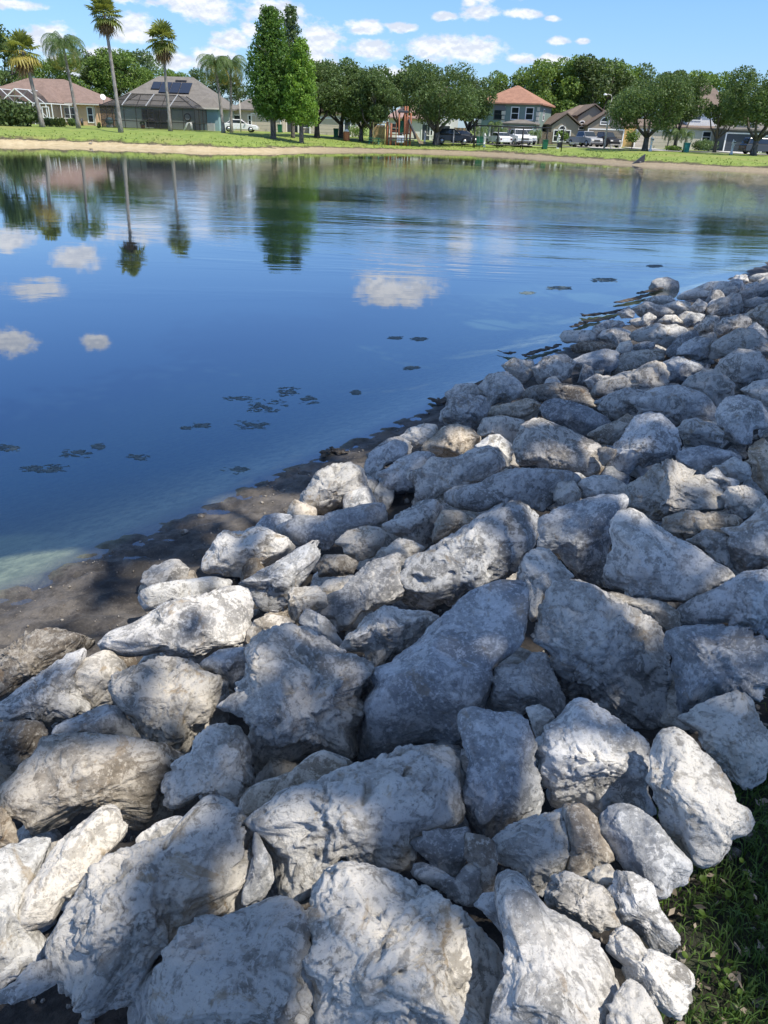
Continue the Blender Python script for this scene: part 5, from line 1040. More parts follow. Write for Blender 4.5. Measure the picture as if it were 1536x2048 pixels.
    ow = part(h, 'side_wall', 'ochre', lambda m: m.box(((wx(1240, Y)+wx(1272, Y))/2, Y+1, zg+1.3), (wx(1272, Y)-wx(1240, Y), 3, 2.6))); ow['label'] = 'ochre side wall, sunlight put into its colour'  # taupe house's side; its brightness in the sun is put into the colour
    # 7 pale two storey house with brown roof
    h, zg, x0, x1 = simple('pale two storey house with a steep brown roof behind the rounded lawn oak', 1275, 1436, 126, 2.95, .9, 'cream', 'tan_shingle', 9, .4, 1.0)
    Y = 126; part(h, 'upper_wall', 'white_wall', lambda m: m.box(((wx(1370, Y)+wx(1452, Y))/2, Y+5.2, zg+2.8), (wx(1452, Y)-wx(1370, Y), 8.5, 5.6)))
    part(h, 'upper_roof', 'tan_shingle', lambda m: hip(m, wx(1370, Y), wx(1452, Y), Y+.95, Y+9.45, zg+5.65, 3.3, .45))
    window(h, wx(1384, Y), Y+.95, zg+4.6, 1.5, 1.2); window(h, wx(1408, Y), Y, zg+1.8, 1.1, 1.3); door(h, wx(1308, Y), Y, zg, 5.8, 2.3, 'garage_beige', 'garage_door', 4)
    # 8 garage house at the right edge
    h, zg, x0, x1 = simple('grey garage house with a dark door at the right edge', 1449, 1640, 121, 2.9, 2.3, 'slate_wall', 'grey_shingle')
    Y = 121; door(h, wx(1482, Y), Y, zg, 4.9, 2.3, 'garage_dark', 'garage_door', 4); door(h, wx(1530, Y), Y, zg, 1.0, 2.1, 'garage_dark'); part(h, 'gable', 'slate_wall', lambda m: gwall(m, wx(1452, Y), wx(1514, Y), Y-.06, Y+3, zg+2.7, zg+2.9, 1.3))
houses()
def slab(name, pts, mat, dz):
    vs = []
    for x, y in pts: vs.append((x, y, 0))
    # follow the lawn: fine strip grid between two edges
    o = None
def road():
    m = MB(); xs = np.arange(-60, 95, 1.5); n = len(xs)
    for y0, y1, nm, mt, dz in ((107.6, 108.9, 'sidewalk', 'concrete', .03), (113.2, 119.2, 'road', 'asphalt', .02)):
        xx = xs[(xs > (2 if nm == 'sidewalk' else 3))]; ys = np.linspace(y0, y1, 5); off = lambda x: -6.0*np.clip((x-20)/30, 0, 1) if True else 0
        X, Yv = np.meshgrid(xx, ys); Yv = Yv+off(X); Z = height(X.ravel(), Yv.ravel())[0]; Z = np.maximum(Z, np.interp(X.ravel(), [-50, 0, 90], [1.3, 1.02, 1.02]))+dz
        k = len(xx); i = (np.arange(4)[:, None]*k+np.arange(k-1)[None]).ravel(); o = mesh_np(nm, np.stack([X.ravel(), Yv.ravel(), Z], -1), np.stack([i, i+1, i+k+1, i+k], -1), M[mt]); o['kind'] = 'structure'
    for a, b, y0, y1 in ((1016, 1052, 109, 128), (1165, 1228, 108, 125.3), (1272, 1335, 104, 125.8), (1452, 1508, 103, 120.8)):
        q = [];  N = 14
        for k in range(N+1):
            y = y0+(y1-y0)*k/N
            for p in (a, b): x = wx(p, (y0+y1)/2+(y-(y0+y1)/2)*.3); q.append((x, y, max(hz(x, y), 1.02)+.045))
        mb = MB(); mb.add(q, [(2*k, 2*k+1, 2*k+3, 2*k+2) for k in range(N)]); o = mb.build('driveway', M['concrete']); o['kind'] = 'structure'
road()

def car(label, px, Y, rot, kind, paint, group='cars parked across the water'):
    """built nose towards +x, then turned"""
    root = empty('parked_car', place(px, Y, .03), rot); tag(root, label, {'pickup': 'pickup truck', 'suv': 'car', 'sedan': 'car'}[kind], group)
    if kind == 'suv': L, Wd = 4.8, 1.95; body = [(-2.38, .35), (-2.4, .95), (-2.3, 1.1), (1.0, 1.12), (2.2, .98), (2.38, .75), (2.38, .35)]; cab = [(-2.25, 1.1), (-2.0, 1.78), (.25, 1.8), (1.05, 1.12)]; wheels = (-1.45, 1.5); r = .38
    elif kind == 'sedan': L, Wd = 4.6, 1.82; body = [(-2.28, .3), (-2.3, .85), (-2.1, .98), (.9, .95), (2.1, .8), (2.28, .6), (2.28, .3)]; cab = [(-1.75, .97), (-1.0, 1.43), (.2, 1.45), (1.05, .95)]; wheels = (-1.4, 1.4); r = .33
    else: L, Wd = 5.6, 2.0; body = [(-2.78, .5), (-2.8, 1.15), (1.3, 1.18), (2.6, 1.1), (2.78, .9), (2.78, .45)]; cab = [(-.75, 1.16), (-.6, 1.88), (.75, 1.9), (1.4, 1.18)]; wheels = (-1.75, 1.8); r = .42
    def ext(m, prof, w, top=1.0, y0=0):
        n = len(prof); zt = max(z for _, z in prof); zb = min(z for _, z in prof); vs = []
        for s in (-1, 1):
            for x, z in prof: vs.append((x, s*w/2*(1-(1-top)*(z-zb)/(zt-zb)), z))
        m.add(vs, [tuple(range(n))[::-1] if False else tuple(range(n)), tuple(reversed(range(n, 2*n)))]+[(i, n+i, n+(i+1) % n, (i+1) % n) for i in range(n)])
    m = MB(); ext(m, body, Wd, .96); ext(m, cab, Wd*.94, .8)
    if kind == 'pickup':
        m.box((-1.75, 0, 1.3), (2.05, .0001, .0001))
    b = m.build('body', M[paint], root); mod = b.modifiers.new('b', 'BEVEL'); mod.width = .06; mod.segments = 2; mod.limit_method = 'ANGLE'
    if kind == 'pickup': part(root, 'bed_liner', 'dark_metal', lambda m: m.box((-1.77, 0, 1.175), (1.9, Wd-.36, .05)))
    g = MB(); cx = sum(x for x, _ in cab)/4; cz = sum(z for _, z in cab)/4
    inner = [(cx+(x-cx)*.86, cz+(z-cz)*.72) for x, z in cab]; zb = min(z for _, z in cab); zt = max(z for _, z in cab)
    for s in (-1, 1):
        vs = [(x, s*(Wd*.47*(1-.2*(z-zb)/(zt-zb))+.012), z) for x, z in inner]; g.add(vs, [(0, 1, 2, 3)])
    g.build('side_window', M['glass'], root)
    def glass(a, bb, name):
        m = MB(); (xa, za), (xb, zb2) = a, bb; d = .02*(1 if xa > cx else -1)
        za2 = za+(zb2-za)*.12; xa2 = xa+(xb-xa)*.12; xb2 = xa+(xb-xa)*.88; zb3 = za+(zb2-za)*.88; wa = Wd*.44; wb = Wd*.37
        m.add([(xa2+d, -wa, za2+.02), (xa2+d, wa, za2+.02), (xb2+d, wb, zb3+.02), (xb2+d, -wb, zb3+.02)], [(0, 1, 2, 3)]); m.build(name, M['glass'], root)
    glass(cab[3], cab[2], 'windscreen'); glass(cab[0], cab[1], 'rear_window')
    for x in wheels:
        for s in (-1, 1):
            m = MB(); m.lathe((0, 0, 0), [(r*.55, -.11), (r*.93, -.11), (r, -.07), (r, .07), (r*.93, .11), (r*.55, .11)], 16); w = m.build('wheel', M['rubber'], root); w.rotation_euler[0] = 1.5708; w.location = (x, s*(Wd/2-.1), r)
            m = MB(); m.lathe((0, 0, 0), [(r*.12, -.115), (r*.6, -.12), (r*.6, .12), (r*.12, .115)], 12); m.build('rim', M['rim'], w)
    xf = body[-2][0]; zf = body[-2][1]
    for s in (-1, 1):
        part(root, 'headlight', 'lens', lambda m: m.box((xf-.02, s*(Wd/2-.32), zf-.04), (.12, .38, .16))); part(root, 'tail_light', 'car_red', lambda m: m.box((-xf, s*(Wd/2-.2), zf+.02), (.08, .22, .28)))
        part(root, 'mirror', paint, lambda m: m.box((cab[3][0]-.25, s*(Wd/2+.08), cab[3][1]+.1), (.14, .16, .14)))
    part(root, 'grille', 'dark_metal', lambda m: m.box((xf+.005, 0, zf-.12), (.06, Wd*.5, .2))); part(root, 'bumper', 'dark_metal' if kind != 'sedan' else paint, lambda m: (m.box((xf+.03, 0, .45), (.14, Wd*.92, .2)), m.box((-xf-.03, 0, .45), (.14, Wd*.92, .2))))
    return root
car('black boxy car seen from the side, right of the broad playground oak', 904, 110.5, 0.03, 'suv', 'car_black')
car('dark grey sedan just behind the black boxy car', 927, 116, .2, 'sedan', 'car_grey')
car('white sedan seen from behind in front of the green house', 996, 112, 1.9, 'sedan', 'car_white')
car('white pickup facing the lake in front of the green house', 1034, 111.5, -1.35, 'pickup', 'car_white')
car('dark red car half hidden between the white sedan and white pickup', 1016, 119, -1.5, 'suv', 'car_red')
car('second white truck hidden behind the white pickup', 1049, 119.5, -1.5, 'pickup', 'car_white')
car('silver pickup parked nose to the taupe house, left of the black one', 1167, 117, -1.15, 'pickup', 'car_silver')
car('black pickup on the drive by the street lamp', 1206, 119, -1.2, 'pickup', 'car_black')
car('white car behind the trunks of the pair of drooping palms', 481, 110.5, .05, 'sedan', 'car_white')
car('dark car under the large oak at the right edge', 1520, 104.5, .06, 'suv', 'car_grey')
# ------------------------------------------------------------ playground and street furniture
def playground():
    Y = 104.5; X = lambda px, y=Y: wx(px, y); z = hz(X(808), Y)
    r = empty('play_structure', (0, 0, 0)); tag(r, 'orange and brown playground tower with a tan slide on the lawn', 'playground set')
    posts = [774, 782, 797, 808, 813, 820]
    for i, p in enumerate(posts):
        for yy in (Y, Y+2):
            hgt = [2.6, 2.4, 3.6, 4.3, 4.3, 3.6][i]; part(r, 'post', 'orange_plastic', lambda m: m.tube([(X(p), yy, z-.1), (X(p), yy, z+hgt)], .1, 8))
    part(r, 'deck', 'dark_metal', lambda m: (m.box(((X(797)+X(820))/2, Y+1, z+1.35), (X(820)-X(797), 2, .14)), m.box(((X(774)+X(797))/2, Y+1, z+.75), (X(797)-X(774), 2, .12))))
    part(r, 'railing', 'dark_metal', lambda m: ([m.bar((X(776), Y-.1, z+h_), (X(829), Y-.1, z+h_), .09) for h_ in (.62, .85)], [m.bar((X(p), Y-.1, z), (X(p), Y-.1, z+.85), .07) for p in (778, 786, 803, 815, 826)]))
    part(r, 'panel', 'green_plastic', lambda m: m.box((X(801), Y+1.9, z+2.1), (.7, .08, 1.3))); part(r, 'panel', 'orange_plastic', lambda m: [m.box((X(811)+k*.3, Y-.02, z+2.3), (.16, .07, 1.8)) for k in range(3)])
    part(r, 'panel', 'white_paint', lambda m: m.box((X(801), Y-.06, z+.75), (.9, .07, .75))); part(r, 'ladder', 'orange_plastic', lambda m: ([m.bar((X(786)+s*.35, Y-.05, z), (X(786)+s*.35, Y-.05, z+2.5), .1) for s in (-1, 1)], [m.bar((X(786)-.35, Y-.05, z+.4*k), (X(786)+.35, Y-.05, z+.4*k), .06) for k in range(1, 6)]))
    part(r, 'roof', 'dark_metal', lambda m: hip(m, X(796), X(812), Y, Y+2, z+3.8, .45, .15))
    def sl(m):
        pts = [(X(821), Y+.4, z+1.9), (X(828), Y+.3, z+1.35), (X(835), Y+.2, z+.8), (X(840), Y+.1, z+.35), (X(846), Y, z+.3)]
        for a, b in zip(pts, pts[1:]):
            m.bar(a, b, .55, .05)
            for s in (-1, 1): m.bar((a[0], a[1]+s*.28, a[2]+.14), (b[0], b[1]+s*.28, b[2]+.14), .06, .28)
    part(r, 'slide', 'tan_plastic', sl); part(r, 'slide_support', 'dark_metal', lambda m: m.bar((X(840), Y+.1, z), (X(840), Y+.1, z+.4), .12))
    part(r, 'tube_slide', 'dark_metal', lambda m: m.tube([(X(816), Y-.1, z+2.9), (X(820), Y-.3, z+2.3), (X(827), Y-.4, z+1.5), (X(831), Y-.4, z+.8)], .14, 8))
    b = empty('climbing_bars', (0, 0, 0)); tag(b, 'yellow monkey bars left of the playground tower', 'climbing frame'); zb = hz(X(756), Y)
    for p in (746, 770):
        for yy in (Y, Y+1.2): part(b, 'post', 'yellow_paint', lambda m: m.tube([(X(p), yy, zb-.1), (X(p), yy, zb+2.35)], .06, 6))
    part(b, 'top_bars', 'yellow_paint', lambda m: ([m.bar((X(745), yy, zb+2.35), (X(771), yy, zb+2.35), .09) for yy in (Y, Y+1.2)], [m.bar((X(748)+k*.27, Y, zb+2.33), (X(748)+k*.27, Y+1.2, zb+2.33), .05) for k in range(7)]))
    t = empty('picnic_table', place(748, 103.5)); tag(t, 'small green table under the yellow climbing bars', 'table'); part(t, 'tabletop', 'green_plastic', lambda m: m.box((0, 0, .72), (1.5, .7, .07)))
    for s in (-1, 1): part(t, 'leg', 'green_plastic', lambda m: (m.bar((s*.6, -.3, 0), (s*.5, .3, .7), .08), m.bar((s*.6, .3, 0), (s*.5, -.3, .7), .08))); part(t, 'seat', 'green_plastic', lambda m: m.box((0, s*.6, .42), (1.5, .25, .05)))
    # swings
    s = empty('swing_set', (0, 0, 0)); tag(s, 'long black swing frame standing on the lawn before the green house', 'swing set'); Ys = 106; zs = hz(wx(1000, Ys), Ys)
    P = [948, 995, 1044, 1092]
    for p in P:
        for yy in (-.9, .9): part(s, 'leg', 'black_metal', lambda m: m.tube([(wx(p, Ys), Ys+yy, zs-.15), (wx(p, Ys), Ys, zs+2.45)], .06, 6))
    part(s, 'top_beam', 'black_metal', lambda m: m.tube([(wx(947, Ys), Ys, zs+2.45), (wx(1099, Ys), Ys, zs+2.45)], .07, 8))
    for p in (962, 980, 1010, 1028, 1060, 1077):
        q = part(s, 'swing', 'rubber', lambda m: m.box((wx(p, Ys), Ys, zs+.55), (.5, .2, .05))); part(q, 'chain', 'grey_metal', lambda m: [m.bar((wx(p, Ys)+k*.24, Ys, zs+.56), (wx(p, Ys)+k*.24, Ys, zs+2.42), .018) for k in (-1, 1)])
playground()
def wood_fence(label, pa, pb, Y, h, mat):
    x0, x1 = wx(pa, Y), wx(pb, Y); z = hz((x0+x1)/2, Y); r = empty('wooden_fence', (0, 0, 0)); tag(r, label, 'fence')
    part(r, 'boards', mat, lambda m: [m.box((x0+(k+.5)*.16, Y+.01*(k % 2), z+h/2), (.15, .03, h-.02*(k % 3))) for k in range(int((x1-x0)/.16))])
    for k in range(int((x1-x0)/2.4)+1): part(r, 'post', mat, lambda m: m.box((x0+k*2.4, Y+.1, z+h/2), (.1, .1, h+.06)))
    part(r, 'rail', mat, lambda m: m.box(((x0+x1)/2, Y+.06, z+h*.8), (x1-x0, .05, .1)))
wood_fence('light brown board fence between the climbing bars and the pinkish roofed house', 742, 778, 122, 1.8, 'wood_fence')
wood_fence('orange brown board fence between the black car and the green house', 908, 932, 122, 1.8, 'wood_fence')
wood_fence('weathered grey board fence right of the green house', 1078, 1106, 127, 1.7, 'grey_fence')
def bin_(label, px, Y, mat):
    r = empty('wheelie_bin', place(px, Y)); tag(r, label, 'trash bin', 'household trash bins')
    part(r, 'body', mat, lambda m: m.box((0, 0, .52), (.52, .6, .95), taper=1.2)); part(r, 'lid', mat, lambda m: (m.box((0, -.02, 1.03), (.66, .76, .07)), m.box((0, .38, 1.0), (.5, .08, .08))))
    for s in (-1, 1): part(r, 'wheel', 'rubber', lambda m: m.tube([(s*.24, .3, .12), (s*.32, .3, .12)], .12, 10))
bin_('green trash bin before the cream house', 672, 111, 'green_plastic'); bin_('left of two green bins at the swing frame end', 957, 110, 'green_plastic'); bin_('right of two green bins at the swing frame end', 963, 110.5, 'green_plastic')
bin_('green bin by the right end of the swing frame', 1089, 105, 'green_plastic'); bin_('teal bin on the lawn right of the garden palms', 1371, 102, 'teal_plastic')
bin_('dark green bin in the entry behind the cypress trunks', 560, 123, 'green_plastic')
r = empty('trash_barrel', place(693, 106)); tag(r, 'orange barrel with a pale lid beside the oak left of the playground', 'barrel'); part(r, 'body', 'terracotta', lambda m: m.lathe((0, 0, 0), [(.36, 0), (.4, .25), (.38, .55), (.4, .85), (.36, 1.05)], 16)); part(r, 'lid', 'white_paint', lambda m: m.lathe((0, 0, 1.05), [(.34, 0), (.3, .12), (.08, .3)], 14))
def mailbox(label, px, Y):
    r = empty('mailbox', place(px, Y)); tag(r, label, 'mailbox', 'white mailboxes along the street')
    part(r, 'post', 'white_paint', lambda m: (m.box((0, 0, .55), (.2, .2, 1.2)), m.bar((0, -.05, .7), (0, -.4, 1.0), .08), m.box((0, 0, .1), (.3, .3, .2)))); part(r, 'box', 'white_paint', lambda m: (m.box((0, -.15, 1.22), (.26, .6, .2)), m.tube([(0, -.45, 1.31), (0, .15, 1.31)], .13, 10))); part(r, 'finial', 'white_paint', lambda m: m.lathe((0, .1, 1.4), [(.03, 0), (.08, .08), (.03, .2)], 8))
mailbox('white mailbox right of the two green bins', 968, 108); mailbox('white mailbox beside the black post with a box', 1115, 106); mailbox('white mailbox at the foot of the rounded lawn oak', 1300, 101.5); mailbox('white mailbox left of the dark car at the right edge', 1462, 101); mailbox('white mailbox right of the playground slide', 849, 109)
r = empty('sign_post', place(1122, 100)); tag(r, 'tall black post with a small black box near its foot', 'post'); part(r, 'pole', 'black_metal', lambda m: m.tube([(0, 0, -.2), (0, 0, 3.0)], .06, 8)); part(r, 'box', 'black_metal', lambda m: m.box((-.3, 0, .7), (.45, .3, .55)))
r = empty('street_lamp', place(1208, 108)); tag(r, 'pale street lamp with a curved arm beside the black pickup', 'street lamp')
part(r, 'pole', 'concrete', lambda m: m.tube([(0, 0, -.3), (0, 0, 5.0), (.1, 0, 5.6)], [.13, .08, .06], 10)); part(r, 'arm', 'concrete', lambda m: m.tube([(.1, 0, 5.6), (-.05, 0, 5.95), (-.4, 0, 6.05), (-.7, 0, 6.0)], .045, 8)); part(r, 'lamp_head', 'white_paint', lambda m: m.lathe((-.8, 0, 5.9), [(.1, 0), (.24, .05), (.2, .15), (.06, .22)], 12))
def pole(label, px, Y, h):
    r = empty('utility_post', place(px, Y)); tag(r, label, 'post'); part(r, 'shaft', 'concrete', lambda m: m.tube([(0, 0, -.2), (0, 0, h)], [.08, .06], 8)); part(r, 'cap', 'grey_metal', lambda m: m.lathe((0, 0, h), [(.08, 0), (.08, .08), (.02, .14)], 8))
pole('thin pale post right of the white car behind the palms', 482, 107, 3.6); pole('pale post rising left of the playground tower', 772, 118, 5.4); pole('short pale post in front of the black boxy car', 906, 108.4, 1.6)
def bench(label, px, Y):
    r = empty('stone_bench', place(px, Y)); tag(r, label, 'bench'); part(r, 'seat', 'concrete', lambda m: m.box((0, 0, .48), (1.4, .4, .09)))
    for s in (-1, 1): part(r, 'leg', 'concrete', lambda m: m.box((s*.5, 0, .22), (.22, .34, .46), taper=.8))
bench('pale stone bench on the lawn before the ochre wall', 1230, 110); 
r = empty('garden_pillar', place(1240, 110)); tag(r, 'short pale pillar right of the stone bench', 'pillar'); part(r, 'shaft', 'cream', lambda m: m.lathe((0, 0, 0), [(.16, 0), (.12, .1), (.11, .7), (.17, .8)], 12)); part(r, 'cap', 'concrete', lambda m: m.box((0, 0, .84), (.34, .34, .08)))
r = empty('cart', place(1147, 112)); tag(r, 'small grey wheeled cart left of the silver pickup', 'cart'); part(r, 'tray', 'grey_metal', lambda m: m.box((0, 0, .45), (1.1, .6, .25), taper=1.15)); part(r, 'handle', 'grey_metal', lambda m: m.bar((-.5, 0, .5), (-1.1, 0, .9), .05))
for s in (-1, 1): part(r, 'wheel', 'rubber', lambda m: m.tube([(.1, s*.3, .22), (.1, s*.38, .22)], .22, 12))
# drain mouth at the far shore
p = atz(1276, 330, .0); r = empty('drain_outlet', (p[0], p[1]-.1, -.05)); tag(r, 'dark wedge shaped drain outlet at the far waterline', 'drain'); part(r, 'headwall', 'dark_metal', lambda m: m.poly([(-.75, 0, 0), (.55, 0, 0), (.55, 0, 1.05)], (0, .35, 0))); part(r, 'pipe', 'dark_metal', lambda m: m.tube([(.1, -.12, .22), (.1, .3, .22)], .2, 12))
for lab, px in (('small dark bird standing at the left waterline', 178),):
    p = atz(px, 292, .05); o = empty('water_bird', (p[0], p[1]+.5, .12)); tag(o, lab, 'bird')
    o.scale = (.6, .6, .6); part(o, 'body', 'brown', lambda m: m.tube([(-.35, 0, .16), (-.18, 0, .26), (.05, 0, .28), (.2, 0, .3), (.27, 0, .5), (.3, 0, .62), (.38, 0, .64), (.48, 0, .62)], [.02, .09, .13, .08, .04, .045, .04, .01], 8)); part(o, 'leg', 'brown', lambda m: m.bar((0, .03, -.05), (0, .03, .2), .02))
# ------------------------------------------------------------ near water's edge
def algae(label, x, y, w, h, seed):
    """a raft of small floating clumps"""
    rg = np.random.default_rng(seed); c = atz(x, y, 0); ax = atz(x+w, y, 0)-c; ay = atz(x, y-h, 0)-c; Vs = []; Fs = []; b = 0
    Vb, Fb = ico(2); n = int(90+w*6)
    for k in range(n):
        u, v = rg.normal(size=2)*.42
        if abs(u) > 1 or abs(v) > 1: continue
        if w > 16 and pn(np.array([[u*2.2+seed, v*3.1, .5]]))[0] < (-.5 if y < 700 else 0): continue
        s = rg.uniform(.3, 1.0)*(.005+.0018*np.linalg.norm(c)); P = Vb*np.array([s*1.7, s*rg.uniform(.35, .7), s*.10]); P = P*(1+.35*pn(Vb*2.1+k)[:, None])
        a = rg.normal()*.5; R_ = np.array([[math.cos(a), -math.sin(a), 0], [math.sin(a), math.cos(a), 0], [0, 0, 1]]); P = P@R_.T+c+u*ax+v*ay+np.array([0, 0, .001])-np.array([*c[:2], 0]); Vs.append(P); Fs.append(Fb+b); b += len(P)
    o = mesh_np('algae_mat', np.concatenate(Vs), np.concatenate(Fs), M['algae'], smooth=True, loc=(c[0], c[1], 0)); tag(o, label, 'algae', 'floating algae rafts')
for q in ((90, 938, 50, 9, 'raft of floating algae low in the left water, the nearest long one'), (153, 907, 34, 9, 'floating algae clump just above the nearest long raft'), (196, 893, 12, 6, 'tiny algae speck right of the left clumps'), (18, 896, 26, 7, 'algae streak at the left edge'),
          (272, 915, 28, 6, 'thin algae wisp right of the left clumps'), (532, 812, 44, 16, 'largest floating algae raft in the middle of the near water'), (575, 783, 26, 10, 'algae clump topping the largest raft'), (616, 800, 26, 9, 'algae clump right of the largest raft'),
          (505, 850, 34, 9, 'algae tail below the largest raft'), (404, 851, 18, 5, 'small algae dash left of the largest raft'), (372, 856, 9, 3, 'tiny algae dash farthest left of the largest raft'), (475, 797, 28, 4, 'thin algae line left of the largest raft'),
          (712, 785, 10, 5, 'lone algae speck between the raft and the rocks'), (790, 676, 14, 3, 'left of two far algae specks'), (838, 678, 16, 4, 'right of two far algae specks'), (822, 736, 14, 4, 'algae speck near the upper rocks'),
          (470, 940, 30, 8, 'pale algae patch near the mud edge'), (1208, 560, 28, 4, 'green weed patch off the far rocks'), (1055, 586, 14, 3, 'dark weed speck left of the far weed patch'), (1120, 576, 26, 4, 'thin weed line beside the far weed patch'), (1310, 532, 15.9, 3, 'weed line off the far sand')):
    algae(q[4], q[0], q[1], q[2], q[3], int(q[0]))
def driftwood(label, pts, r, seed):
    P = [atz(x, y, .03) for x, y in pts]; c = P[0].copy(); m = MB(); rg = random.Random(seed); pp = []; N = 16
    for k in range(N+1):
        f = k/N*(len(P)-1); i = min(int(f), len(P)-2); q = P[i]*(1-f+i)+P[i+1]*(f-i)-c; pp.append((q[0]+rg.uniform(-.02, .02), q[1]+rg.uniform(-.03, .03), q[2]+rg.uniform(-.005, .03)))
    m.tube(pp, [r*(.35+.65*math.sin(math.pi*min(1, .12+.8*k/N)))*rg.uniform(.7, 1.3) for k in range(N+1)], 9)
    for k in range(2):      # flakes of bark lying along the log
        i = rg.randrange(1, N-1); a = Vector(pp[i]); b = Vector(pp[i+1])+Vector((rg.uniform(-.12, .12), rg.uniform(-.12, .12), rg.uniform(-.03, .02))); m.bar(a+Vector((rg.uniform(-r, r)*1.5, rg.uniform(-r, r)*1.5, -.02)), b, r*rg.uniform(.5, 1.2), r*.3)
    m.v = [(x, y, z*.3) for x, y, z in m.v]
    o = m.build('driftwood', M['wet_wood'], None, tuple(c)); tag(o, label, 'driftwood', 'dark wood along the waterline')
for q in (([(858, 795), (880, 806), (905, 790), (950, 772), (1000, 745)], .055, 'longest dark driftwood at the water edge, beside the upper left rocks'), ([(1045, 712), (1085, 700), (1120, 690)], .05, 'dark driftwood left of the pale waterline block'), ([(1140, 655), (1180, 642), (1230, 636)], .055, 'dark driftwood below the far weed patch'),
          ([(1165, 632), (1205, 627), (1260, 618)], .055, 'second dark driftwood of the far edge'), ([(1230, 606), (1270, 598), (1300, 590)], .06, 'dark driftwood by the lone blocky boulder'), ([(1275, 588), (1310, 580), (1350, 566)], .06, 'farthest driftwood before the sand'), ([(645, 905), (668, 900), (690, 906)], .035, 'small dark twig clump at the mud edge, mid left'), ([(1010, 706), (1022, 708), (1030, 704)], .03, 'small dark stub standing in the water near the rocks')):
    driftwood(q[2], q[0], q[1], int(q[0][0][0]))
for i, (x, y, r, lab) in enumerate(((402, 1032, .028, 'small brown pebble on the wet mud, right one'), (369, 1064, .028, 'small brown pebble on the wet mud, left one'), (524, 1005, .014, 'tiny dark pebble high on the mud'))):
    d = ray(x, y); p = CAM+d*bank_ref(d, .01); V, Fc = ico(3); V = V*r*np.array([1, .8, .7])*(1+.2*fbm(V*2+i, 3))[:, None]; o = mesh_np('pebble', V, Fc, M['brown'], smooth=True, loc=tuple(p)); tag(o, lab, 'pebble')
def fillers():
    """small stones wedged low between the boulders"""
    rg = np.random.default_rng(12); k = 0; Vb, Fb = ico(4); seen = globals().get('FILL_SEEN')
    T = np.array([.59, .807]); Nn = np.array([.807, -.59]); P0 = np.array([-2.3, 3.89])
    for i in range(520):
        t = rg.uniform(-3.2, 16.5); s = rg.uniform(.75, 4.0); p = P0+T*t+Nn*s; r = rg.uniform(.07, .15)*(1+.03*max(t, 0)); seed = int(rg.integers(1e6))
        if seen is not None and i not in seen: continue
        g = np.random.default_rng(seed); V = Vb*r*g.uniform(.7, 1.25, 3)
        for q in range(9):
            nn = g.normal(size=3); nn /= np.linalg.norm(nn); dv = V@nn; V = V-nn*(np.maximum(dv-dv.max()*g.uniform(.6, .85), 0)*.9)[:, None]
        V = V*(1+.10*fbm(Vb*2.2+seed % 97, 4))[:, None]
        mat = ('grey', 'slate', 'brown', 'tan', 'chalk', 'grey')[seed % 6]
        o = mesh_np('stone', V, Fb, M[mat], smooth=True, loc=(p[0], p[1], hz(*p)+r*.35)); FST.append((i, o))
FST = []
FILL_SEEN = {10, 12, 20, 27, 30, 31, 34, 35, 52, 62, 63, 74, 78, 81, 91, 94, 98, 99, 100, 103, 105, 110, 114, 116, 124, 127, 130, 137, 143, 145, 146, 149, 165, 171, 172, 173, 177, 179, 189, 196, 197, 208, 210, 213, 215, 219, 229, 231, 240, 248, 249, 254, 259, 260, 262, 264, 265, 275, 282, 285, 295, 299, 305, 306, 307, 308, 312, 313, 319, 326, 328, 331, 337, 340, 341, 346, 351, 362, 367, 370, 374, 377, 380, 382, 384, 386, 387, 388, 390, 392, 393, 397, 399, 401, 404, 409, 410, 411, 419, 420, 425, 435, 443, 449, 455, 456, 457, 458, 462, 463, 464, 468, 478, 481, 484, 486, 490, 492, 498, 503, 505, 507, 518, 519}
fillers()
def tag_stones():
    """name each little stone after the boulder it lies against"""
    used = set(); word = {'grey': 'grey', 'slate': 'blue grey', 'brown': 'brown', 'tan': 'tan', 'chalk': 'whitish'}
    for i, o in FST:
        c = np.array(o.location); near = sorted(rocks, key=lambda r: np.linalg.norm(r[0]-c))[:14]; q = c-CAM; z = q@_W; px = 768+F*(q@_r)/z; py = 1024-F*(q@_u)/z
        for r in near:
            dx, dy = px-r[3][0], py-r[3][1]; side = ('right of' if dx > 0 else 'left of') if abs(dx) > abs(dy) else ('below' if dy > 0 else 'above')
            w = r[2].replace(',', '').split(); w = w[:9]
            while w[-1] in ('a', 'the', 'its', 'of', 'in', 'at', 'by', 'with', 'and', 'on', 'right', 'left', 'under', 'below', 'above', 'behind', 'between', 'deep', 'bright', 'broad', 'long', 'round', 'small', 'big', 'smooth', 'upper', 'cut', 'rather', 'tucked', 'brown', 'lower', 'its', 'sun', 'shaped', 'rugged', 'half', 'wide'): w = w[:-1]
            lab = f"little {word[o.active_material.name]} stone {side} the {' '.join(w)}"
            if lab not in used: break
        used.add(lab); tag(o, lab, 'stone', 'small stones in the gaps')
tag_stones()
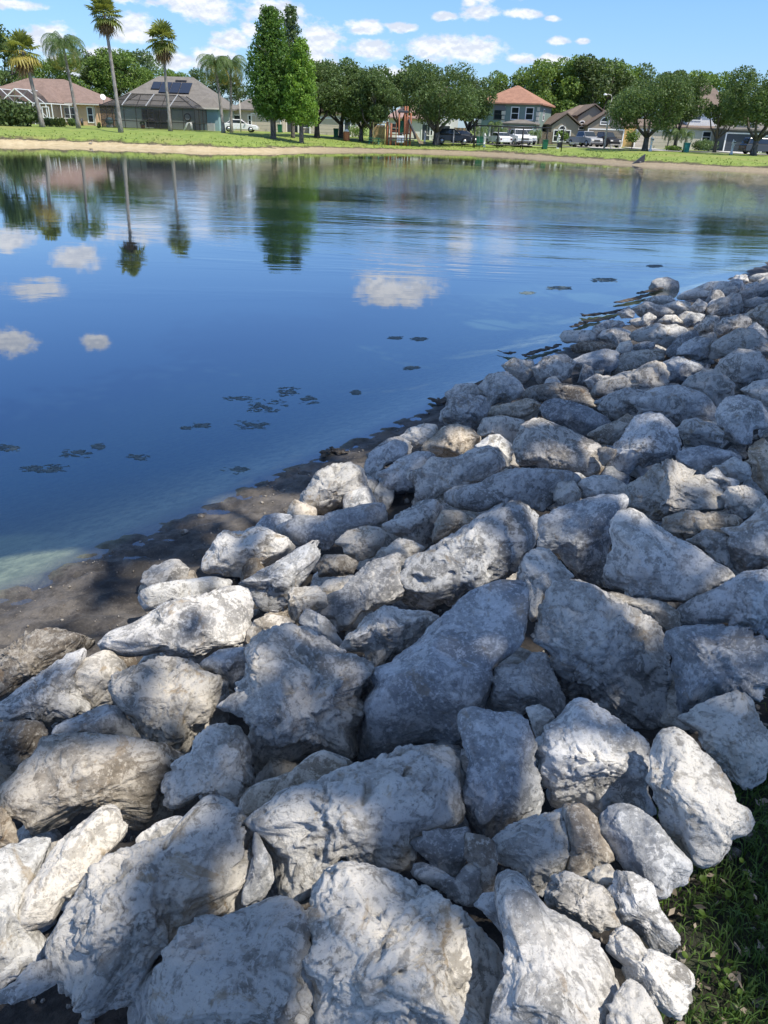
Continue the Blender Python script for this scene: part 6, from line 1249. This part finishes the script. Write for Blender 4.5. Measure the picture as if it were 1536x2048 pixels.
# ------------------------------------------------------------ grass of the near corner
def gravel():
    # chips, grit and bits of bark on the mud and between the boulders
    rg = np.random.default_rng(21); T = np.array([.59, .807]); Nn = np.array([.807, -.59]); Vb, Fb = ico(1); Vs = []; Fs = []; b = 0
    n = 5200; t = rg.uniform(-4.5, 9, n); s = np.where(rg.random(n) < .35, rg.uniform(.05, 1.2, n), rg.uniform(.9, 4.4, n)); p = np.array([-2.3, 3.89])+t[:, None]*T+s[:, None]*Nn; z = height(p[:, 0], p[:, 1])[0]
    r = .007+.026*rg.random(n)**3; r[s < 1.1] *= .4; nb = len(Vb)
    V = Vb[None]*(r[:, None, None]*rg.uniform(.5, 1.2, (n, 1, 3)))*(1+.25*rg.uniform(-1, 1, (n, nb, 1)))+np.stack([p[:, 0], p[:, 1], z+r*.2], -1)[:, None]
    Fc = (Fb[None]+(np.arange(n)*nb)[:, None, None]).reshape(-1, 3); o = mesh_np('gravel', V.reshape(-1, 3), Fc, M['brown']); o['kind'] = 'stuff'; o['label'] = 'grit and stone chips on the mud and in the gaps'
gravel()
def grass():
    rg = np.random.default_rng(3); n = 130000; X = rg.uniform(.35, 2.5, n); Y = rg.uniform(.6, 3.6, n); n2 = 260000; X = np.concatenate([X, rg.uniform(-1.5, 8, n2)]); Y = np.concatenate([Y, rg.uniform(-3, 9, n2)]); n = len(X); s = (X+2.3)*.807-(Y-3.89)*.59
    edge = 3.95+.22*pn(np.stack([X*2, Y*2, X*0], -1)); dens = np.clip((s-edge)/.35, 0, 1); k = (rg.random(n) < dens) & (pn(np.stack([X*3.3, Y*3.3, X*0+4], -1)) > -.45); X = X[k]; Y = Y[k]; n = len(X); Z = height(X, Y)[0]
    a = rg.uniform(0, 6.28, n); L = rg.uniform(.02, .065, n); lean = rg.uniform(.2, 1.1, n); w = rg.uniform(.0013, .0026, n); d = np.stack([np.cos(a), np.sin(a), 0*a], -1); sd = np.stack([-np.sin(a), np.cos(a), 0*a], -1); B = np.stack([X, Y, Z-.005], -1)
    up = np.array([0, 0, 1.]); m = B+(d*lean[:, None]*.35+up*.75)*L[:, None]; t = B+(d*lean[:, None]*1.0+up*(1.05-lean[:, None]*.45))*L[:, None]; W_ = sd*w[:, None]
    V = np.stack([B-W_, B+W_, m+W_*.8, m-W_*.8, t], 1).reshape(-1, 3); i = np.arange(n)*5
    Fc = np.concatenate([np.stack([i, i+1, i+2, i+3], -1), np.stack([i+3, i+2, i+4, i+4], -1)]); T3_ = np.concatenate([np.stack([i, i+1, i+2], -1), np.stack([i, i+2, i+3], -1), np.stack([i+3, i+2, i+4], -1)])
    o = mesh_np('grass', V, T3_, M['grass_blade']); o['kind'] = 'stuff'; o['label'] = 'green grass at the lower right corner'
    # broad leaved weeds
    V = []; Fs = []; b = 0
    for k in range(150):
        q = np.array([rg.uniform(.5, 1.5), rg.uniform(.85, 2.1)]); s = (q[0]+2.3)*.807-(q[1]-3.89)*.59
        if s < 4.0 or s > 4.6: continue
        zz = hz(*q)
        for j in range(rg.integers(2, 5)):
            a = rg.uniform(0, 6.28); r = rg.uniform(.005, .010); c = np.array([q[0]+math.cos(a)*.02, q[1]+math.sin(a)*.02, zz+rg.uniform(.02, .06)]); nn = rg.normal(size=2)*.3
            for m_ in range(9): t = 6.283*m_/9; V.append(c+np.array([math.cos(t)*r, math.sin(t)*r, math.cos(t)*r*nn[0]+math.sin(t)*r*nn[1]]))
            V.append(c+np.array([0, 0, -.004])); Fs += [(b+m_, b+(m_+1) % 9, b+9) for m_ in range(9)]; b += 10
    o = mesh_np('weeds', np.array(V), np.array(Fs), M['weed_leaf']); o['kind'] = 'stuff'; o['label'] = 'round leaved clover weeds along the rocks'
    P = np.stack([rg.uniform(.5, 2.2, 1300), rg.uniform(.8, 3.2, 1300), np.zeros(1300)], -1); s = (P[:, 0]+2.3)*.807-(P[:, 1]-3.89)*.59; P = P[(s > 3.9) & (s < 5)]; P[:, 2] = height(P[:, 0], P[:, 1])[0]+.012+rg.uniform(0, .02, len(P))
    V, Fc = leaf_quads(P, .032, 9, .45, nrm=np.tile([0, 0, 1.], (len(P), 1))); o = mesh_np('fallen_leaves', V, Fc, M['dry_leaf']); o['kind'] = 'stuff'; o['label'] = 'dry leaves lying in the grass'
    # rough tufts on the lip of the far lawn
    n = 26000; X = rg.uniform(-44, 46, n); Y = rg.uniform(78, 116, n); Z, d, _ = height(X, Y); k = (d > 1.9) & (d < 9) & (rg.random(n) < np.where(d < 3.2, 1, .15)); X, Y, Z = X[k], Y[k], Z[k]; P = np.stack([X, Y, Z+.05], -1)
    V, Fc = leaf_quads(P, .2, 8, .45, nrm=np.tile([0, -1., .4], (len(P), 1))); o = mesh_np('shore_grass', V, Fc, M['shore_blade']); o['kind'] = 'stuff'; o['label'] = 'rough grass tufts along the far lawn edge'
grass()
